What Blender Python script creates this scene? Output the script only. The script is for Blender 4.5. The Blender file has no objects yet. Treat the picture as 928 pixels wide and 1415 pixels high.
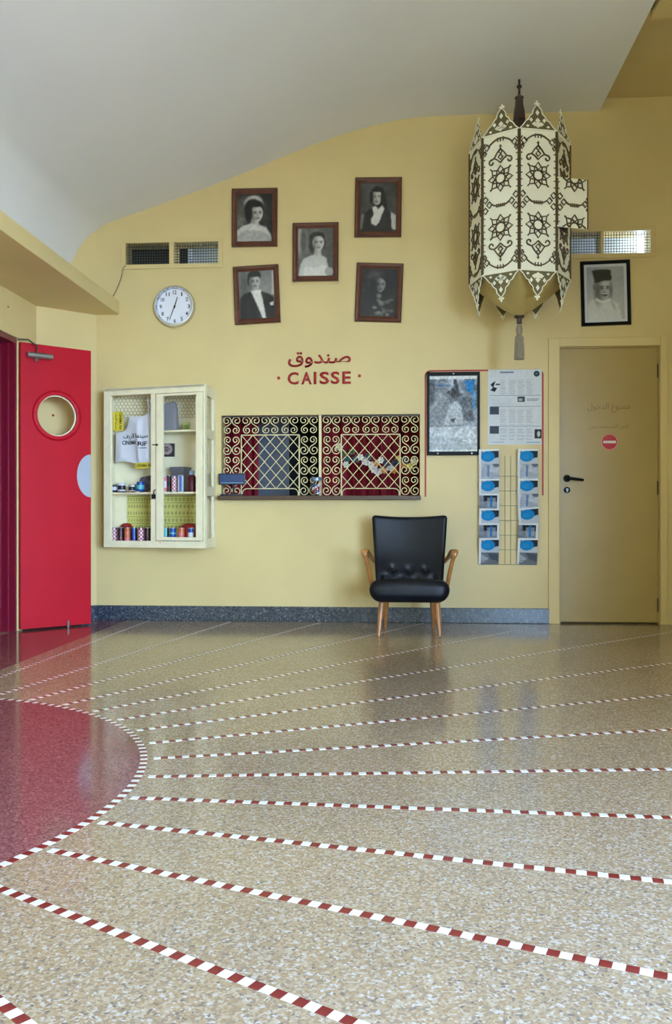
import bpy, bmesh, math, random
import numpy as np
from mathutils import Vector, Matrix

random.seed(7)
rng = np.random.default_rng(11)
S = bpy.context.scene
C = S.collection
PI = math.pi

# ------------------------------------------------------------------ camera
CAM_Z = 0.81            # eye height above the floor
FPX = 1200.0            # focal length in pixels of the 928x1415 frame
YAW = math.radians(4.0)
YR = -4.0                # rear end of the hall, behind the viewer
HOR = 710.0
cam_d = bpy.data.cameras.new('camera')
cam = bpy.data.objects.new('camera', cam_d)
C.objects.link(cam)
cam.location = (0, 0, CAM_Z)
cam.rotation_euler = (PI / 2, 0, YAW)
cam_d.sensor_fit = 'VERTICAL'
cam_d.sensor_height = 36.0
cam_d.lens = FPX * 36.0 / 1415.0
cam_d.shift_y = (HOR - 707.5) / 1415.0
cam_d.clip_start = 0.05
S.camera = cam

# ------------------------------------------------------------------ light
world = bpy.data.worlds.new('sky')
S.world = world
world.use_nodes = True
wn = world.node_tree
bg = wn.nodes['Background']
# clear blue sky, paler and brighter in the haze towards the horizon
tcw = wn.nodes.new('ShaderNodeTexCoord')
spw = wn.nodes.new('ShaderNodeSeparateXYZ')
wn.links.new(tcw.outputs['Generated'], spw.inputs[0])
rw = wn.nodes.new('ShaderNodeValToRGB')
rw.color_ramp.interpolation = 'EASE'
rw.color_ramp.elements[0].position = 0.0; rw.color_ramp.elements[0].color = (0.455, 0.69, 1.0, 1)
rw.color_ramp.elements[1].position = 1.0; rw.color_ramp.elements[1].color = (0.08, 0.14, 0.25, 1)
e_ = rw.color_ramp.elements.new(0.32); e_.color = (0.155, 0.245, 0.42, 1)
wn.links.new(spw.outputs['Z'], rw.inputs['Fac'])
wn.links.new(rw.outputs['Color'], bg.inputs['Color'])
bg.inputs['Strength'].default_value = 57.0

def area(name, loc, rot, sx, sy, power, col):
    l = bpy.data.lights.new(name, 'AREA')
    l.shape = 'RECTANGLE'; l.size = sx; l.size_y = sy
    l.energy = power; l.color = col
    o = bpy.data.objects.new(name, l)
    C.objects.link(o); o.location = loc; o.rotation_euler = rot
    return o
# daylight through the glazed street front in the right-hand wall
WY0, WY1, WZ0, WZ1 = -3.8, 1.7, 0.06, 2.36                       # the glazed street front
pt = area('daylight_entrance', (2.2, (WY0 + WY1) / 2, (WZ0 + WZ1) / 2), (0, PI / 2, 0), WZ1 - WZ0, WY1 - WY0, 1, (1, 1, 1))
pt.data.cycles.is_portal = True                                   # guides sky light in through the opening

sun_d = bpy.data.lights.new('sun', 'SUN')                         # high behind the building: lights the street, not the room
sun_d.energy = 44.0; sun_d.angle = 0.01; sun_d.color = (1.0, 0.94, 0.86)
sun = bpy.data.objects.new('sun', sun_d); C.objects.link(sun)
sun.rotation_euler = (0, -math.radians(35), 0)

S.view_settings.view_transform = 'Standard'
S.view_settings.look = 'None'
S.view_settings.gamma = 1.0
S.view_settings.use_curve_mapping = False
S.view_settings.exposure = 0.0

# ------------------------------------------------------------------ helpers
cy_, sy_ = math.cos(YAW), math.sin(YAW)
def ray(u, v):
    a, b = u - 464.0, HOR - v
    return Vector((-sy_ * FPX + a * cy_, cy_ * FPX + a * sy_, b))
def onY(u, v, Y):                       # picture point -> point on a wall parallel to the back wall
    d = ray(u, v); t = Y / d.y
    return Vector((d.x * t, Y, CAM_Z + d.z * t))
def onX(u, v, X):
    d = ray(u, v); t = X / d.x
    return Vector((X, d.y * t, CAM_Z + d.z * t))
def lin(c):
    c = np.asarray(c, float)
    return np.where(c <= 0.04045, c / 12.92, ((c + 0.055) / 1.055) ** 2.4)
def rgb(r, g, b):
    return tuple(float(x) for x in lin(np.array([r, g, b]) / 255.0)) + (1.0,)

BW = 6.5                                # back wall plane
XL, XR = -2.627, 2.10                   # left and right wall planes

def tag(o, label=None, cat=None, group=None, kind=None):
    if label: o['label'] = label
    if cat: o['category'] = cat
    if group: o['group'] = group
    if kind: o['kind'] = kind
    return o
def empty(name, loc=(0, 0, 0), rot=(0, 0, 0), label=None, cat=None, group=None, kind=None):
    o = bpy.data.objects.new(name, None)
    C.objects.link(o)
    o.location = loc; o.rotation_euler = rot; o.empty_display_size = 0.05
    return tag(o, label, cat, group, kind)
def wloc(o):
    p = Vector((0, 0, 0))
    while o is not None:
        p += Vector(o.location); o = o.parent
    return p
def link(name, me, parent=None, loc=(0, 0, 0), rot=(0, 0, 0), scale=(1, 1, 1)):
    o = bpy.data.objects.new(name, me)
    C.objects.link(o)
    o.location = loc; o.rotation_euler = rot; o.scale = scale
    if parent is not None: o.parent = parent
    return o

class MB:
    """collects shapes; build() links them as one mesh object"""
    def __init__(s):
        s.v = []; s.f = []; s.m = []; s.mi = 0
    def add(s, verts, faces):
        n = len(s.v)
        s.v += [tuple(p) for p in verts]
        for f in faces:
            s.f.append(tuple(i + n for i in f)); s.m.append(s.mi)
        return s
    def box(s, x0, x1, y0, y1, z0, z1):
        vs = [(x, y, z) for z in (z0, z1) for y in (y0, y1) for x in (x0, x1)]
        return s.add(vs, [(0, 2, 3, 1), (4, 5, 7, 6), (0, 1, 5, 4), (2, 6, 7, 3), (0, 4, 6, 2), (1, 3, 7, 5)])
    def bevbox(s, x0, x1, y0, y1, z0, z1, b):
        bm = bmesh.new()
        bmesh.ops.create_cube(bm, size=1)
        for q in bm.verts:
            q.co = ((x0 + x1) / 2 + q.co.x * (x1 - x0), (y0 + y1) / 2 + q.co.y * (y1 - y0), (z0 + z1) / 2 + q.co.z * (z1 - z0))
        bmesh.ops.bevel(bm, geom=bm.edges[:], offset=b, segments=2, profile=0.6, affect='EDGES')
        bm.verts.index_update()
        s.add([q.co[:] for q in bm.verts], [[q.index for q in f.verts] for f in bm.faces])
        bm.free(); return s
    def tube(s, path, r, n=6, closed=False, cap=True, up=None):
        path = [Vector(p) for p in path]
        k = len(path)
        rs = r if hasattr(r, '__len__') else [r] * k
        tan = []
        for i in range(k):
            a = path[(i - 1) % k] if (closed or i > 0) else path[i]
            b = path[(i + 1) % k] if (closed or i < k - 1) else path[i]
            t = b - a
            tan.append(t.normalized() if t.length > 1e-9 else Vector((0, 0, 1)))
        ref = Vector(up) if up else (Vector((0, 1, 0)) if abs(tan[0].y) < 0.9 else Vector((1, 0, 0)))
        nrm = (ref - tan[0] * ref.dot(tan[0])).normalized()
        rings = []
        for i in range(k):
            nrm = (nrm - tan[i] * nrm.dot(tan[i]))
            nrm = nrm.normalized() if nrm.length > 1e-6 else tan[i].orthogonal().normalized()
            bi = tan[i].cross(nrm)
            rings.append([path[i] + (nrm * math.cos(2 * PI * j / n + PI / n) + bi * math.sin(2 * PI * j / n + PI / n)) * rs[i] for j in range(n)])
        vs = [p for rg in rings for p in rg]
        fs = []
        for i in range(k if closed else k - 1):
            i2 = (i + 1) % k
            for j in range(n):
                j2 = (j + 1) % n
                fs.append((i * n + j, i * n + j2, i2 * n + j2, i2 * n + j))
        if cap and not closed:
            fs.append(tuple(range(n - 1, -1, -1)))
            fs.append(tuple((k - 1) * n + j for j in range(n)))
        return s.add(vs, fs)
    def lathe(s, prof, n=24, c=(0, 0, 0)):
        """prof: list of (radius, z), turned about z"""
        vs = []; fs = []; k = len(prof)
        for r, z in prof:
            for j in range(n):
                a = 2 * PI * j / n
                vs.append((c[0] + r * math.cos(a), c[1] + r * math.sin(a), c[2] + z))
        for i in range(k - 1):
            for j in range(n):
                j2 = (j + 1) % n
                fs.append((i * n + j, i * n + j2, (i + 1) * n + j2, (i + 1) * n + j))
        if prof[0][0] > 1e-6: fs.append(tuple(range(n - 1, -1, -1)))
        if prof[-1][0] > 1e-6: fs.append(tuple((k - 1) * n + j for j in range(n)))
        return s.add(vs, fs)
    def disc_y(s, cx, cz, prof, n=32):
        """prof: (radius, y) turned about the y axis through (cx, cz)"""
        vs = []; fs = []; k = len(prof)
        for r, y in prof:
            for j in range(n):
                a = 2 * PI * j / n
                vs.append((cx + r * math.cos(a), y, cz + r * math.sin(a)))
        for i in range(k - 1):
            for j in range(n):
                j2 = (j + 1) % n
                fs.append((i * n + j, i * n + j2, (i + 1) * n + j2, (i + 1) * n + j))
        if prof[-1][0] > 1e-6: fs.append(tuple((k - 1) * n + j for j in range(n)))
        if prof[0][0] > 1e-6: fs.append(tuple(range(n - 1, -1, -1)))
        return s.add(vs, fs)
    def prism_y(s, pts, y0, y1):
        """polygon in x,z extruded along y"""
        n = len(pts)
        vs = [(x, y0, z) for x, z in pts] + [(x, y1, z) for x, z in pts]
        fs = [tuple(range(n)), tuple(range(2 * n - 1, n - 1, -1))]
        fs += [(i, i + n, (i + 1) % n + n, (i + 1) % n) for i in range(n)]
        return s.add(vs, fs)
    def prism_z(s, pts, z0, z1):
        n = len(pts)
        vs = [(x, y, z0) for x, y in pts] + [(x, y, z1) for x, y in pts]
        fs = [tuple(range(n - 1, -1, -1)), tuple(range(n, 2 * n))]
        fs += [(i, (i + 1) % n, (i + 1) % n + n, i + n) for i in range(n)]
        return s.add(vs, fs)
    def mesh(s, name, mats, smooth=None):
        me = bpy.data.meshes.new(name)
        me.from_pydata(s.v, [], s.f)
        for m in (mats if isinstance(mats, (list, tuple)) else [mats]):
            me.materials.append(m)
        if any(s.m): me.polygons.foreach_set('material_index', s.m)
        bm = bmesh.new(); bm.from_mesh(me)
        bmesh.ops.recalc_face_normals(bm, faces=bm.faces)
        bm.to_mesh(me); bm.free()
        if smooth is not None:
            me.polygons.foreach_set('use_smooth', [True] * len(me.polygons))
            me.set_sharp_from_angle(angle=math.radians(smooth))
        me.update()
        return me
    def build(s, name, mats, parent=None, smooth=None, world=False, kind=None, label=None, cat=None, group=None, loc=(0, 0, 0)):
        if world and parent is not None:
            p = wloc(parent)
            s.v = [(a - p.x, b - p.y, c - p.z) for a, b, c in s.v]
        o = link(name, s.mesh(name, mats, smooth), parent, loc)
        return tag(o, label, cat, group, kind)

def rbox(w, d, h, r, cuts=8, deform=None):
    """rounded box as an MB, optionally bent by deform(Vector)->Vector"""
    bm = bmesh.new()
    bmesh.ops.create_cube(bm, size=1)
    bmesh.ops.subdivide_edges(bm, edges=bm.edges[:], cuts=cuts, use_grid_fill=True)
    hx, hy, hz = w / 2, d / 2, h / 2
    def warp(t):                              # denser rows near the rounded edges
        return t * (1.6 - 0.6 * abs(t)) if abs(t) < 1 else t
    for q in bm.verts:
        p = Vector((warp(q.co.x * 2) * hx, warp(q.co.y * 2) * hy, warp(q.co.z * 2) * hz))
        i = Vector((max(-hx + r, min(hx - r, p.x)), max(-hy + r, min(hy - r, p.y)), max(-hz + r, min(hz - r, p.z))))
        dlt = p - i
        if dlt.length > 1e-9: p = i + dlt.normalized() * r
        q.co = deform(p) if deform else p
    bm.verts.index_update()
    m = MB(); m.add([q.co[:] for q in bm.verts], [[q.index for q in f.verts] for f in bm.faces])
    bm.free(); return m

# ------------------------------------------------------------------ materials
def mat(name, col, rough=0.5, metal=0.0, spec=0.5, coat=0.0, vary=0.0, scale=6.0, bump=0.0, bscale=60.0, trans=0.0):
    m = bpy.data.materials.new(name); m.use_nodes = True
    nt = m.node_tree; b = nt.nodes['Principled BSDF']
    b.inputs['Base Color'].default_value = col
    b.inputs['Roughness'].default_value = rough
    b.inputs['Metallic'].default_value = metal
    b.inputs['Specular IOR Level'].default_value = spec
    b.inputs['Coat Weight'].default_value = coat
    b.inputs['Coat Roughness'].default_value = 0.08
    if trans: b.inputs['Transmission Weight'].default_value = trans
    tc = nt.nodes.new('ShaderNodeTexCoord')
    if vary:
        n = nt.nodes.new('ShaderNodeTexNoise'); n.inputs['Scale'].default_value = scale
        n.inputs['Detail'].default_value = 4
        nt.links.new(tc.outputs['Object'], n.inputs['Vector'])
        r = nt.nodes.new('ShaderNodeValToRGB')
        r.color_ramp.elements[0].position = 0.3; r.color_ramp.elements[1].position = 0.7
        r.color_ramp.elements[0].color = tuple(max(0, c * (1 - vary)) for c in col[:3]) + (1,)
        r.color_ramp.elements[1].color = tuple(min(1, c * (1 + vary)) for c in col[:3]) + (1,)
        nt.links.new(n.outputs['Fac'], r.inputs['Fac'])
        nt.links.new(r.outputs['Color'], b.inputs['Base Color'])
    if bump:
        n2 = nt.nodes.new('ShaderNodeTexNoise'); n2.inputs['Scale'].default_value = bscale
        n2.inputs['Detail'].default_value = 3
        nt.links.new(tc.outputs['Object'], n2.inputs['Vector'])
        bp = nt.nodes.new('ShaderNodeBump'); bp.inputs['Strength'].default_value = bump
        bp.inputs['Distance'].default_value = 0.01
        nt.links.new(n2.outputs['Fac'], bp.inputs['Height'])
        nt.links.new(bp.outputs['Normal'], b.inputs['Normal'])
    return m

def terrazzo(name, stops, scale, rough=0.12, fine=0.35, cloud=0.0):
    m = bpy.data.materials.new(name); m.use_nodes = True
    nt = m.node_tree; b = nt.nodes['Principled BSDF']
    tc = nt.nodes.new('ShaderNodeTexCoord')
    vo = nt.nodes.new('ShaderNodeTexVoronoi'); vo.inputs['Scale'].default_value = scale
    nz = nt.nodes.new('ShaderNodeTexNoise'); nz.inputs['Scale'].default_value = scale * 0.5
    mixv = nt.nodes.new('ShaderNodeVectorMath'); mixv.operation = 'MULTIPLY_ADD'
    mixv.inputs[1].default_value = (0.012,) * 3
    nt.links.new(tc.outputs['Object'], nz.inputs['Vector'])
    nt.links.new(nz.outputs['Color'], mixv.inputs[0])
    nt.links.new(tc.outputs['Object'], mixv.inputs[2])
    nt.links.new(mixv.outputs[0], vo.inputs['Vector'])
    sep = nt.nodes.new('ShaderNodeSeparateColor')
    nt.links.new(vo.outputs['Color'], sep.inputs[0])
    r = nt.nodes.new('ShaderNodeValToRGB'); r.color_ramp.interpolation = 'CONSTANT'
    e = r.color_ramp.elements
    e[0].position = stops[0][0]; e[0].color = stops[0][1]
    e[1].position = stops[1][0]; e[1].color = stops[1][1]
    for p, c in stops[2:]:
        x = e.new(p); x.color = c
    nt.links.new(sep.outputs[0], r.inputs['Fac'])
    # matrix between the chips
    r2 = nt.nodes.new('ShaderNodeValToRGB')
    r2.color_ramp.elements[0].position = 0.35; r2.color_ramp.elements[0].color = (0, 0, 0, 1)
    r2.color_ramp.elements[1].position = 0.75; r2.color_ramp.elements[1].color = (fine, fine, fine, 1)
    nt.links.new(vo.outputs['Distance'], r2.inputs['Fac'])
    mx = nt.nodes.new('ShaderNodeMix'); mx.data_type = 'RGBA'
    nt.links.new(r2.outputs['Color'], mx.inputs[0])
    nt.links.new(r.outputs['Color'], mx.inputs[6])
    mx.inputs[7].default_value = stops[0][1]
    out = mx.outputs[2]
    if cloud:
        n3 = nt.nodes.new('ShaderNodeTexNoise'); n3.inputs['Scale'].default_value = 1.3; n3.inputs['Detail'].default_value = 5
        nt.links.new(tc.outputs['Object'], n3.inputs['Vector'])
        mr = nt.nodes.new('ShaderNodeMapRange')
        mr.inputs['From Min'].default_value = 0.3; mr.inputs['From Max'].default_value = 0.7
        mr.inputs['To Min'].default_value = 1 - cloud; mr.inputs['To Max'].default_value = 1 + cloud
        nt.links.new(n3.outputs['Fac'], mr.inputs['Value'])
        m2 = nt.nodes.new('ShaderNodeVectorMath'); m2.operation = 'SCALE'
        nt.links.new(out, m2.inputs[0]); nt.links.new(mr.outputs[0], m2.inputs['Scale'])
        out = m2.outputs[0]
    nt.links.new(out, b.inputs['Base Color'])
    b.inputs['Roughness'].default_value = rough
    b.inputs['Specular IOR Level'].default_value = 0.5
    return m

def print_mat(name, rough=0.45, coat=0.0):
    m = bpy.data.materials.new(name); m.use_nodes = True
    nt = m.node_tree; b = nt.nodes['Principled BSDF']
    a = nt.nodes.new('ShaderNodeAttribute'); a.attribute_name = 'ink'
    nt.links.new(a.outputs['Color'], b.inputs['Base Color'])
    b.inputs['Roughness'].default_value = rough
    b.inputs['Specular IOR Level'].default_value = 0.15
    return m
def glass_mat(name, fac=0.08, tint=(1, 1, 1, 1)):
    m = bpy.data.materials.new(name); m.use_nodes = True
    nt = m.node_tree; nt.nodes.remove(nt.nodes['Principled BSDF'])
    o = nt.nodes['Material Output']
    t = nt.nodes.new('ShaderNodeBsdfTransparent'); t.inputs['Color'].default_value = tint
    g = nt.nodes.new('ShaderNodeBsdfGlossy'); g.inputs['Roughness'].default_value = 0.03
    lw = nt.nodes.new('ShaderNodeLayerWeight'); lw.inputs['Blend'].default_value = 0.5
    pw = nt.nodes.new('ShaderNodeMath'); pw.operation = 'POWER'; pw.inputs[1].default_value = 5.0
    nt.links.new(lw.outputs['Facing'], pw.inputs[0])
    fr = nt.nodes.new('ShaderNodeMath'); fr.operation = 'MULTIPLY_ADD'; fr.inputs[1].default_value = 0.7; fr.inputs[2].default_value = fac * 0.4
    nt.links.new(pw.outputs[0], fr.inputs[0])
    mx = nt.nodes.new('ShaderNodeMixShader')
    nt.links.new(fr.outputs[0], mx.inputs[0])
    nt.links.new(t.outputs[0], mx.inputs[1]); nt.links.new(g.outputs[0], mx.inputs[2])
    nt.links.new(mx.outputs[0], o.inputs['Surface'])
    return m

M = {}
M['wall'] = mat('yellow_wall_paint', rgb(224, 200, 140), 0.42, vary=0.05, scale=1.6, bump=0.06, bscale=90)
M['door_paint'] = mat('yellow_door_paint', rgb(176, 150, 88), 0.34, vary=0.05, scale=2.5)
M['white'] = mat('white_ceiling_paint', rgb(246, 246, 246), 0.55, vary=0.02, scale=1.2)
M['cream'] = mat('cream_paint', rgb(246, 234, 196), 0.35, vary=0.06, scale=9)
M['cream_metal'] = mat('cream_painted_iron', rgb(236, 220, 168), 0.4)
M['red_paint'] = mat('red_gloss_paint', rgb(188, 14, 34), 0.48, spec=0.22, vary=0.06, scale=4)
M['red_dark'] = mat('dark_red_paint', rgb(120, 16, 40), 0.3, coat=0.2)
M['red_line'] = mat('red_line_paint', rgb(176, 40, 30), 0.5)
M['baseboard'] = terrazzo('grey_blue_terrazzo', [(0.0, rgb(62, 70, 82)), (0.3, rgb(46, 53, 66)), (0.55, rgb(80, 88, 98)), (0.8, rgb(34, 39, 50)), (0.93, rgb(112, 118, 124))], 110, 0.25)
M['floor'] = terrazzo('cream_terrazzo', [(0.0, rgb(170, 149, 121)), (0.22, rgb(154, 130, 100)), (0.42, rgb(182, 166, 144)), (0.6, rgb(168, 142, 108)), (0.74, rgb(143, 126, 108)), (0.86, rgb(190, 182, 175)), (0.95, rgb(120, 107, 97))], 175, 0.13, cloud=0.05)
M['floor_red'] = terrazzo('red_terrazzo', [(0.0, rgb(140, 88, 90)), (0.3, rgb(124, 72, 76)), (0.55, rgb(152, 102, 102)), (0.8, rgb(110, 64, 68)), (0.94, rgb(168, 124, 118))], 190, 0.1, cloud=0.06)
M['tile_white'] = mat('white_mosaic', rgb(228, 226, 220), 0.2)
M['tile_red'] = mat('dark_red_mosaic', rgb(126, 44, 40), 0.2, vary=0.15, scale=20)
M['black'] = mat('black_paint', rgb(12, 12, 15), 0.5, spec=0.2)
M['black_leather'] = mat('black_leather', rgb(9, 12, 22), 0.42, spec=0.32, bump=0.10, bscale=180)
M['wood_frame'] = mat('brown_stained_wood', rgb(92, 46, 26), 0.32, coat=0.2, vary=0.25, scale=22)
M['wood_honey'] = mat('honey_varnished_wood', rgb(176, 116, 62), 0.28, coat=0.4, vary=0.22, scale=18)
M['wood_sill'] = mat('dark_brown_sill_wood', rgb(72, 46, 34), 0.35, coat=0.2, vary=0.2, scale=14)
M['chrome'] = mat('chrome', rgb(205, 208, 214), 0.16, metal=1.0)
M['steel'] = mat('brushed_steel', rgb(176, 178, 182), 0.3, metal=0.9)
M['wire'] = mat('galvanised_wire', rgb(150, 146, 128), 0.4, metal=0.6)
M['glass'] = glass_mat('clear_glass', 0.07)
M['print'] = print_mat('printed_paper', 0.5)
M['print_gloss'] = print_mat('glazed_print', 0.6)
M['thin_glass'] = glass_mat('thin_picture_glass', 0.045)
M['grey_plate'] = mat('grey_push_plate', rgb(178, 184, 196), 0.35, metal=0.2)
M['pavement'] = mat('street_paving', rgb(196, 190, 180), 0.8, vary=0.1, scale=3)
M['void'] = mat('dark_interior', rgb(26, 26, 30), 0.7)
M['curtain'] = mat('red_curtain', rgb(150, 16, 38), 0.75, vary=0.15, scale=8)
M['grey_panel'] = mat('grey_blue_panel', rgb(112, 118, 132), 0.5, vary=0.06, scale=5)
M['grey_back'] = mat('pale_grey_backing', rgb(196, 202, 214), 0.7, vary=0.1, scale=4)  # pale tone stands in for light behind the vent mesh
M['brass'] = mat('old_gold_sheet', rgb(206, 182, 116), 0.42, metal=0.15, vary=0.1, scale=7)
M['lantern_glass'] = mat('cream_lantern_sheet', rgb(252, 248, 226), 0.5)
M['filigree'] = mat('brown_filigree', rgb(96, 80, 50), 0.5, metal=0.2)
M['filigree_plate'] = mat('olive_pierced_metal', rgb(112, 102, 68), 0.5, metal=0.2)
M['brown_metal'] = mat('brown_turned_metal', rgb(74, 56, 50), 0.45, metal=0.1)
M['tassel'] = mat('grey_beige_silk', rgb(150, 138, 118), 0.7, vary=0.2, scale=50)
M['cloth_white'] = mat('white_cotton', rgb(226, 226, 232), 0.85, bump=0.15, bscale=300)
M['ink'] = mat('black_ink', rgb(28, 28, 34), 0.6)
M['yellow_paper'] = mat('yellow_paper', rgb(232, 212, 60), 0.6)

# ---- Arabic shaping (presentation forms, visual order)
ARF = {'ا': 'ﺍﺎ', 'د': 'ﺩﺪ', 'ر': 'ﺭﺮ', 'و': 'ﻭﻮ', 'ص': 'ﺹﺺﺻﺼ', 'ن': 'ﻥﻦﻧﻨ', 'ق': 'ﻕﻖﻗﻘ', 'م': 'ﻡﻢﻣﻤ', 'ع': 'ﻉﻊﻋﻌ', 'ل': 'ﻝﻞﻟﻠ', 'خ': 'ﺥﺦﺧﺨ',
       'غ': 'ﻍﻎﻏﻐ', 'ي': 'ﻱﻲﻳﻴ', 'س': 'ﺱﺲﺳﺴ', 'ت': 'ﺕﺖﺗﺘ', 'ف': 'ﻑﻒﻓﻔ'}
def arabic(txt):
    out = []
    for w in txt.split(' '):
        g = []
        for i, ch in enumerate(w):
            f = ARF[ch]
            prev = i > 0 and len(ARF[w[i - 1]]) == 4
            nxt = i < len(w) - 1 and len(f) == 4
            k = (3 if nxt else 1) if prev else (2 if nxt else 0)
            g.append(f[k])
        out.append(''.join(reversed(g)))
    return ' '.join(reversed(out))
def text_mesh(name, body, w, h, material, bold=0.0, depth=0.0012):
    """lettering as a flat mesh facing -y, centred on the origin, fitted to w x h"""
    cu = bpy.data.curves.new('lettering', 'FONT'); cu.body = body
    cu.offset = bold; cu.resolution_u = 3
    o = bpy.data.objects.new('lettering', cu); C.objects.link(o)
    bpy.context.view_layer.update()
    me = bpy.data.meshes.new_from_object(o)
    bpy.data.objects.remove(o); bpy.data.curves.remove(cu)
    n = len(me.vertices); co = np.empty(n * 3); me.vertices.foreach_get('co', co); co = co.reshape(-1, 3)
    mn, mx = co.min(0), co.max(0)
    sx = w / (mx[0] - mn[0]); sz = h / (mx[1] - mn[1])
    c = (mn + mx) / 2
    pts = np.c_[(co[:, 0] - c[0]) * sx, np.zeros(n), (co[:, 1] - c[1]) * sz]
    bm = bmesh.new(); bm.from_mesh(me)
    bm.verts.ensure_lookup_table()
    for i, q in enumerate(bm.verts): q.co = pts[i]
    bmesh.ops.remove_doubles(bm, verts=bm.verts, dist=1e-6)
    r = bmesh.ops.extrude_face_region(bm, geom=bm.faces[:])
    for q in r['geom']:
        if isinstance(q, bmesh.types.BMVert): q.co.y -= depth
    bmesh.ops.recalc_face_normals(bm, faces=bm.faces)
    out = bpy.data.meshes.new(name); bm.to_mesh(out); bm.free()
    bpy.data.meshes.remove(me)
    out.materials.append(material)
    return out

# ---- printed sheets: colours laid out on a fine grid
class Pic:
    def __init__(s, nx, ny, base):
        s.nx, s.ny = nx, ny
        s.U, s.V = np.meshgrid(np.linspace(0, 1, nx + 1), np.linspace(0, 1, ny + 1))
        s.c = np.empty(s.U.shape + (3,)); s.c[:] = np.array(base) / 255.0
        s.asp = ny / nx
    def put(s, a, col):
        col = np.array(col if hasattr(col, '__len__') else (col,) * 3, float) / 255.0
        s.c = s.c * (1 - a[..., None]) + col * a[..., None]
        return s
    def ell(s, cx, cy, rx, ry, col, soft=0.15, rot=0.0, al=1.0, ymin=None, ymax=None):
        dx, dy = s.U - cx, (s.V - cy)
        ca, sa = math.cos(rot), math.sin(rot)
        x, y = dx * ca + dy * s.asp * sa, -dx * sa / s.asp + dy * ca
        d = np.sqrt((x / rx) ** 2 + (y / ry) ** 2)
        a = np.clip((1 + soft - d) / (2 * soft), 0, 1) * al
        if ymin is not None: a = a * (s.V >= ymin)
        if ymax is not None: a = a * (s.V <= ymax)
        return s.put(a, col)
    def rect(s, x0, y0, x1, y1, col, al=1.0):
        return s.put(((s.U >= x0) & (s.U <= x1) & (s.V >= y0) & (s.V <= y1)) * al, col)
    def poly(s, pts, col, blur=1, al=1.0):
        ins = np.zeros(s.U.shape, bool); n = len(pts)
        for i in range(n):
            (x0, y0), (x1, y1) = pts[i], pts[(i + 1) % n]
            if y0 == y1: continue
            cross = ((y0 > s.V) != (y1 > s.V)) & (s.U < (x1 - x0) * (s.V - y0) / (y1 - y0) + x0)
            ins ^= cross
        a = ins.astype(float)
        for _ in range(blur):
            p = np.pad(a, 1, mode='edge')
            a = (p[1:-1, 1:-1] * 4 + p[:-2, 1:-1] + p[2:, 1:-1] + p[1:-1, :-2] + p[1:-1, 2:]) / 8
        return s.put(a * al, col)
    def noise(s, cells, amp):
        g = rng.uniform(-1, 1, (int(cells * s.asp) + 3, cells + 3))
        x = s.U * cells; y = s.V * cells * s.asp
        i = x.astype(int); j = y.astype(int); fx = x - i; fy = y - j
        n = (g[j, i] * (1 - fx) + g[j, i + 1] * fx) * (1 - fy) + (g[j + 1, i] * (1 - fx) + g[j + 1, i + 1] * fx) * fy
        s.c = np.clip(s.c + n[..., None] * amp / 255.0, 0, 1)
        return s
    def lines(s, x0, x1, y0, y1, n, col, fill=0.5, ragged=0.25):
        h = (y1 - y0) / n
        for k in range(n):
            s.rect(x0, y0 + k * h, x1 - rng.uniform(0, ragged) * (x1 - x0), y0 + (k + fill) * h, col, 0.8)
        return s
    def tint(s, col):
        s.c *= np.array(col); return s
    def mesh(s, name, w, h, material, t=0.001, bend=None):
        """sheet w x h, centred, facing -y, t thick"""
        nx, ny = s.nx, s.ny
        X = (s.U - 0.5) * w; Z = (s.V - 0.5) * h
        Yd = bend(s.U, s.V) if bend else np.zeros_like(X)
        fr = np.stack([X, Yd - t, Z], -1).reshape(-1, 3); bk = np.stack([X, Yd, Z], -1).reshape(-1, 3)
        n = len(fr); q = lambda j, i: j * (nx + 1) + i
        jj, ii = np.meshgrid(np.arange(ny), np.arange(nx), indexing='ij')
        a = (jj * (nx + 1) + ii).ravel()
        fs = np.stack([a, a + 1, a + nx + 2, a + nx + 1], -1).tolist()
        fs += np.stack([a + n, a + nx + 1 + n, a + nx + 2 + n, a + 1 + n], -1).tolist()
        rim = [q(0, i) for i in range(nx)] + [q(j, nx) for j in range(ny)] + [q(ny, i) for i in range(nx, 0, -1)] + [q(j, 0) for j in range(ny, 0, -1)]
        fs += [[rim[k - 1], rim[k - 1] + n, rim[k] + n, rim[k]] for k in range(len(rim))]
        me = bpy.data.meshes.new(name)
        me.from_pydata(np.r_[fr, bk].tolist(), [], fs)
        cl = np.ones((2 * n, 4)); L = lin(s.c.reshape(-1, 3)); cl[:n, :3] = L; cl[n:, :3] = L
        at = me.color_attributes.new('ink', 'FLOAT_COLOR', 'POINT')
        at.data.foreach_set('color', cl.ravel())
        me.materials.append(material); me.update()
        return me

# ================================================================== the setting
HX0, HX1 = onY(305.5, 630, BW).x, onY(580, 630, BW).x          # ticket window opening
HZ0, HZ1 = onY(440, 685, BW).z, onY(440, 573, BW).z
DX0, DX1 = onY(772, 600, BW).x, onY(912, 600, BW).x            # yellow door opening
DZ1 = onY(845, 478, BW).z
VL = [(onY(174, 350, BW).x, onY(234, 350, BW).x), (onY(240.5, 350, BW).x, onY(301.5, 350, BW).x)]
VR = [(onY(768, 335, BW).x, onY(829, 335, BW).x), (onY(833.5, 335, BW).x, onY(898.5, 335, BW).x)]
VLZ = (onY(237, 365, BW).z, onY(237, 335.5, BW).z)
VRZ = (onY(835, 350.5, BW).z, onY(835, 320, BW).z)

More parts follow.
